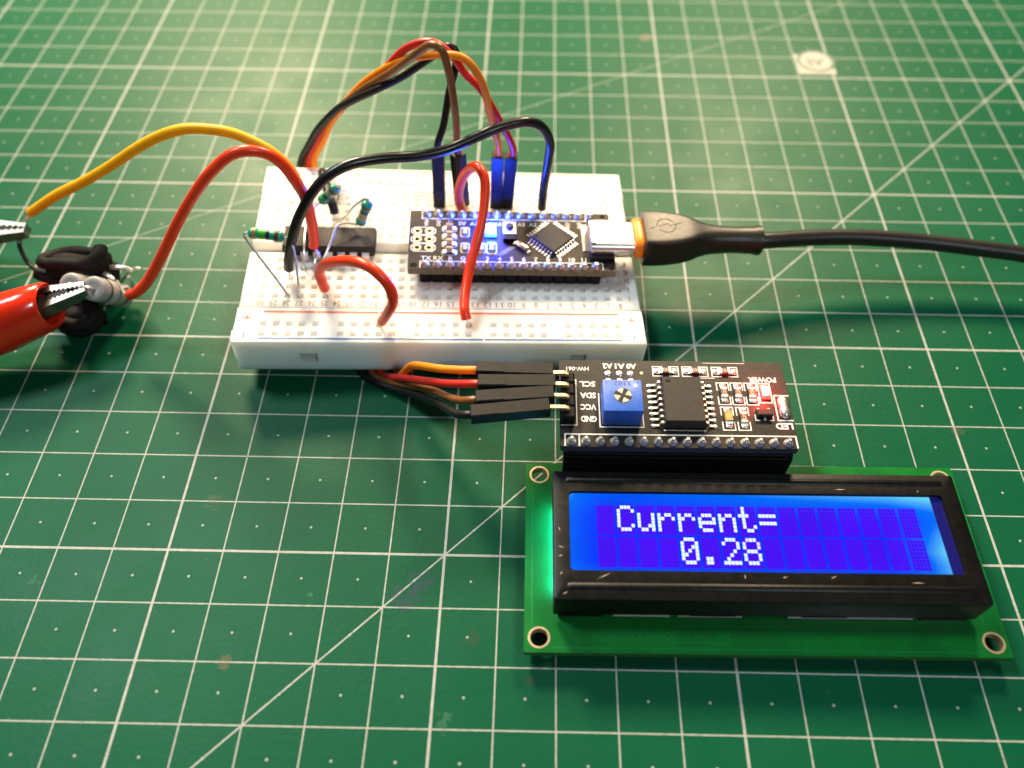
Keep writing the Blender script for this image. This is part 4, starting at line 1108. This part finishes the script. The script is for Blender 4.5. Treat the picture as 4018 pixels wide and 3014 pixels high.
ac = thing('alligator_clip', 'red booted alligator clip gripping the grey power resistor', 'clip', (-26.5, 51.5, 12.2))
tip = V((-26.0, 51.2, 13.0)); dirv = V((0.92, 0.375, 0.12)).normalized()
rx = dirv; rz = (V((0.25, -0.72, 0.62)) - rx * rx.dot(V((0.25, -0.72, 0.62)))).normalized(); ry = rz.cross(rx)
def clip_frame(tip, rx, ry, rz, open_deg=0, up=True):
    M = Matrix((rx, ry, rz)).transposed().to_4x4(); M.translation = tip
    return M @ Matrix.Rotation(math.radians(open_deg), 4, 'Y')
ry0 = (V((0.36, -0.62, 0.70)) - rx * rx.dot(V((0.36, -0.62, 0.70)))).normalized()   # faces the viewer: cheeks seen side-on
rz0 = rx.cross(ry0)
ry0, rz0 = ry0 * .80 - rz0 * .60, rz0 * .80 + ry0 * .60      # turned so that the back of the upper jaw shows
for nm, up, dg in (('upper_jaw', True, 4), ('lower_jaw', False, -9)):
    bm = B(); jaw_mesh(bm, 13.5, 1.1, 1.9, 1.2, 2.0, clip_frame(tip, rx, ry0, rz0, dg), up); obj(nm, bm, 'steel', ac, smooth=30, world=True)
bm = B(); box(bm, -15, -3.2, -1.2, 1.2, -1.2, 1.2, .3, 1, clip_frame(tip, rx, ry0, rz0)); obj('dark_infill', bm, 'dark_hole', ac, world=True)  # added dark block standing in for the black shade between the jaws
bm = B(); rb = V((0.915, 0.39, 0.14)).normalized(); ryb = (ry0 - rb * rb.dot(ry0)).normalized(); boot(bm, clip_frame(tip - rb * 7.4 + DOWN * 0.55, rb, ryb, rb.cross(ryb)) @ Matrix.Scale(1.1, 4)); obj('boot', bm, 'boot_red', ac, smooth=50, world=True)

ac2 = thing('alligator_clip', 'bare steel alligator clip at the left edge holding the yellow wire', 'clip', (-48.0, 71.5, 9.5))
tip = V((-47.6, 71.6, 9.6)); rx = V((0.99, 0.02, 0.06)).normalized()
ry0 = (V((0.3, -0.62, 0.72)) - rx * rx.dot(V((0.3, -0.62, 0.72)))).normalized(); rz0 = rx.cross(ry0)
ry0, rz0 = ry0 * .85 - rz0 * .53, rz0 * .85 + ry0 * .53
for nm, up, dg in (('upper_jaw', True, 5), ('lower_jaw', False, -5)):
    bm = B(); jaw_mesh(bm, 20, 1.1, 2.3, 1.2, 2.4, clip_frame(tip, rx, ry0, rz0, dg), up); obj(nm, bm, 'steel', ac2, smooth=30, world=True)
bm = B(); box(bm, -18, -2.2, -1.2, 1.2, -1.3, 1.3, .3, 1, clip_frame(tip, rx, ry0, rz0)); obj('dark_infill', bm, 'dark_hole', ac2, world=True)  # same added infill, so the gap between these jaws looks dark
bm = B(); lathe(bm, [(0, 2.2), (6, 2.6), (16, 2.4), (20, 1.8)], tip - rx * 18, tip - rx * 40, 20); obj('barrel', bm, 'steel', ac2, smooth=40, world=True)

def power_resistor(label, a, b_, lead):
    a, b_ = V(a), V(b_); t = thing('power_resistor', label, 'resistor', tuple(b_), group='grey power resistors')
    L = (b_ - a).length
    bm = B(); lathe(bm, [(.25, .45), (.18, .8), (.0, 1.1), (.02, 2.05), (.15, 2.4), (.5, 2.58), (2.6, 2.6), (2.85, 2.42), (4.4, 2.42), (4.65, 2.6), (L - 3.4, 2.6), (L - 3.2, 2.45), (L - 2.4, 2.45), (L - 2.1, 2.62), (L - .8, 2.55), (L - .2, 2.1), (L, .9)], a, b_, 30)
    body = obj('body', bm, 'ceramic_grey', t, smooth=50, world=True)
    for s in (2.95, 6.1, L - 2.9):
        bm = B(); lathe(bm, [(s, 2.63), (s + .35, 2.63)], a, b_, 30); put('dark_band', mesh_from(bm, 50, t), 'ceramic_dark', body)
    for P in lead:
        bm = B(); tube(bm, P, .38, 8, 5); obj('lead', bm, 'tin', t, world=True)
    return t
power_resistor('grey ceramic power resistor held in the red clip, nearest the red wire', (-24.7, 51.2, 13.2), (-24.6, 58.4, 3.2),
               [[V((-24.7, 51.4, 12.9)), V((-25.2, 50.8, 13.8)), V((-26.4, 51.0, 13.7)), V((-28.6, 51.2, 13.2))], [V((-24.6, 58.2, 3.5)), V((-24.4, 59.8, 2.6)), V((-23.2, 61.2, 4.0)), V((-22.4, 60.2, 7.5))]])
power_resistor('grey ceramic power resistor behind the red clip, beside the black coil', (-30.2, 52.8, 12.4), (-29.6, 60.0, 2.9),
               [[V((-30.2, 53.0, 12.2)), V((-30.0, 52.4, 13.2)), V((-29.0, 51.9, 13.4)), V((-27.4, 51.4, 13.6))], [V((-29.6, 60, 3.1)), V((-27.8, 61.6, 2.4)), V((-24.8, 62.4, 5.0)), V((-21.6, 62.0, 8.0)), V((-19.6, 61.6, 8.4))]])
co = thing('wire_coil', 'coiled length of thick black cable bundled behind the grey power resistors', 'cable', (-31, 60, 0))
pts = [V((-50.0, 70.6, 7.6)), V((-49.8, 69.2, 6.6)), V((-47.9, 66.4, 5.6))]
bm = B(); tube(bm, [V((-49.6, 71.4, 9.0))] + pts + [V((-45.6, 64.2, 5.6)), V((-43.6, 62.6, 6.0)), V((-40, 61.8, 6.4)), V((-38.0, 61.5, 6.6))], .5, 10, 6)
obj('tail', bm, 'wire_black', co, world=True)
P = []
turns = 3.6
for k in range(int(turns * 24) + 1):
    a = 2 * math.pi * k / 24 + math.pi * .9; q = k / (turns * 24)
    rxx = 6.9 - 0.9 * math.sin(7 * q) ** 2; ryy = 2.5 + .5 * math.sin(5 * q)
    P.append(V((-33.3 + rxx * math.cos(a), 62.2 + ryy * math.sin(a) + .55 * math.sin(2.6 * a + 4 * q), 3.2 + 8.7 * q + .9 * math.sin(a + 1) + .5 * math.sin(2.3 * a))))
bm = B(); tube(bm, [V((-44.6, 63.2, 5.0)), V((-42.5, 62.6, 4.6)), V((-40.0, 62.0, 4.0))] + P, (lambda u: 1.42 + .16 * math.sin(47 * u) + .10 * math.sin(113 * u)), 14, 1); obj('cable', bm, 'cloth_black', co, smooth=60, world=True)
bm = B()
lathe(bm, [(0, .6), (.5, 1.6), (1.6, 2.3), (4, 2.6), (9, 2.6), (12, 2.2), (12.8, .8)], (-39.2, 61.8, 9.7), (-27.2, 62.6, 9.9), 20, sy=.62)
obj('tape_wrap', bm, 'cloth_black', co, smooth=60, world=True)
P = []
for k in range(int(2.6 * 20) + 1):
    a = 2 * math.pi * k / 20; q = k / 52
    P.append(V((-32.2 + (3.6 - .3 * q) * math.cos(a), 52.0 + 3.0 * math.sin(a), 1.7 + 3.4 * q + .4 * math.sin(2 * a))))
bm = B(); tube(bm, P, 1.6, 14, 1); obj('cable', bm, 'cloth_black', co, smooth=60, world=True)
bm = B(); lathe(bm, [(0, .5), (.6, 2.0), (2.4, 2.5), (4.6, 2.3), (6.0, 1.6), (6.4, .4)], (-35.4, 52.0, 3.4), (-28.6, 51.6, 4.2), 20, sy=.9); obj('tape_wrap', bm, 'cloth_black', co, smooth=60, world=True)
for q in ([(-26.5, 59.2, 9.2), (-25.2, 58.4, 9.4), (-24.2, 57.6, 9.0)], [(-27.6, 57.6, 9.4), (-26.3, 57.0, 9.2), (-25.0, 56.6, 8.2)], [(-25.6, 61.0, 9.4), (-24.0, 60.6, 9.8), (-22.2, 60.6, 9.6), (-20.9, 60.1, 9.0)], [(-24.0, 58.0, 8.2), (-23.2, 56.9, 7.6), (-22.0, 57.6, 7.2)]):
    bm = B(); tube(bm, [V(p) for p in q], .52, 10, 5); obj('bare_end', bm, 'solder', co, world=True)
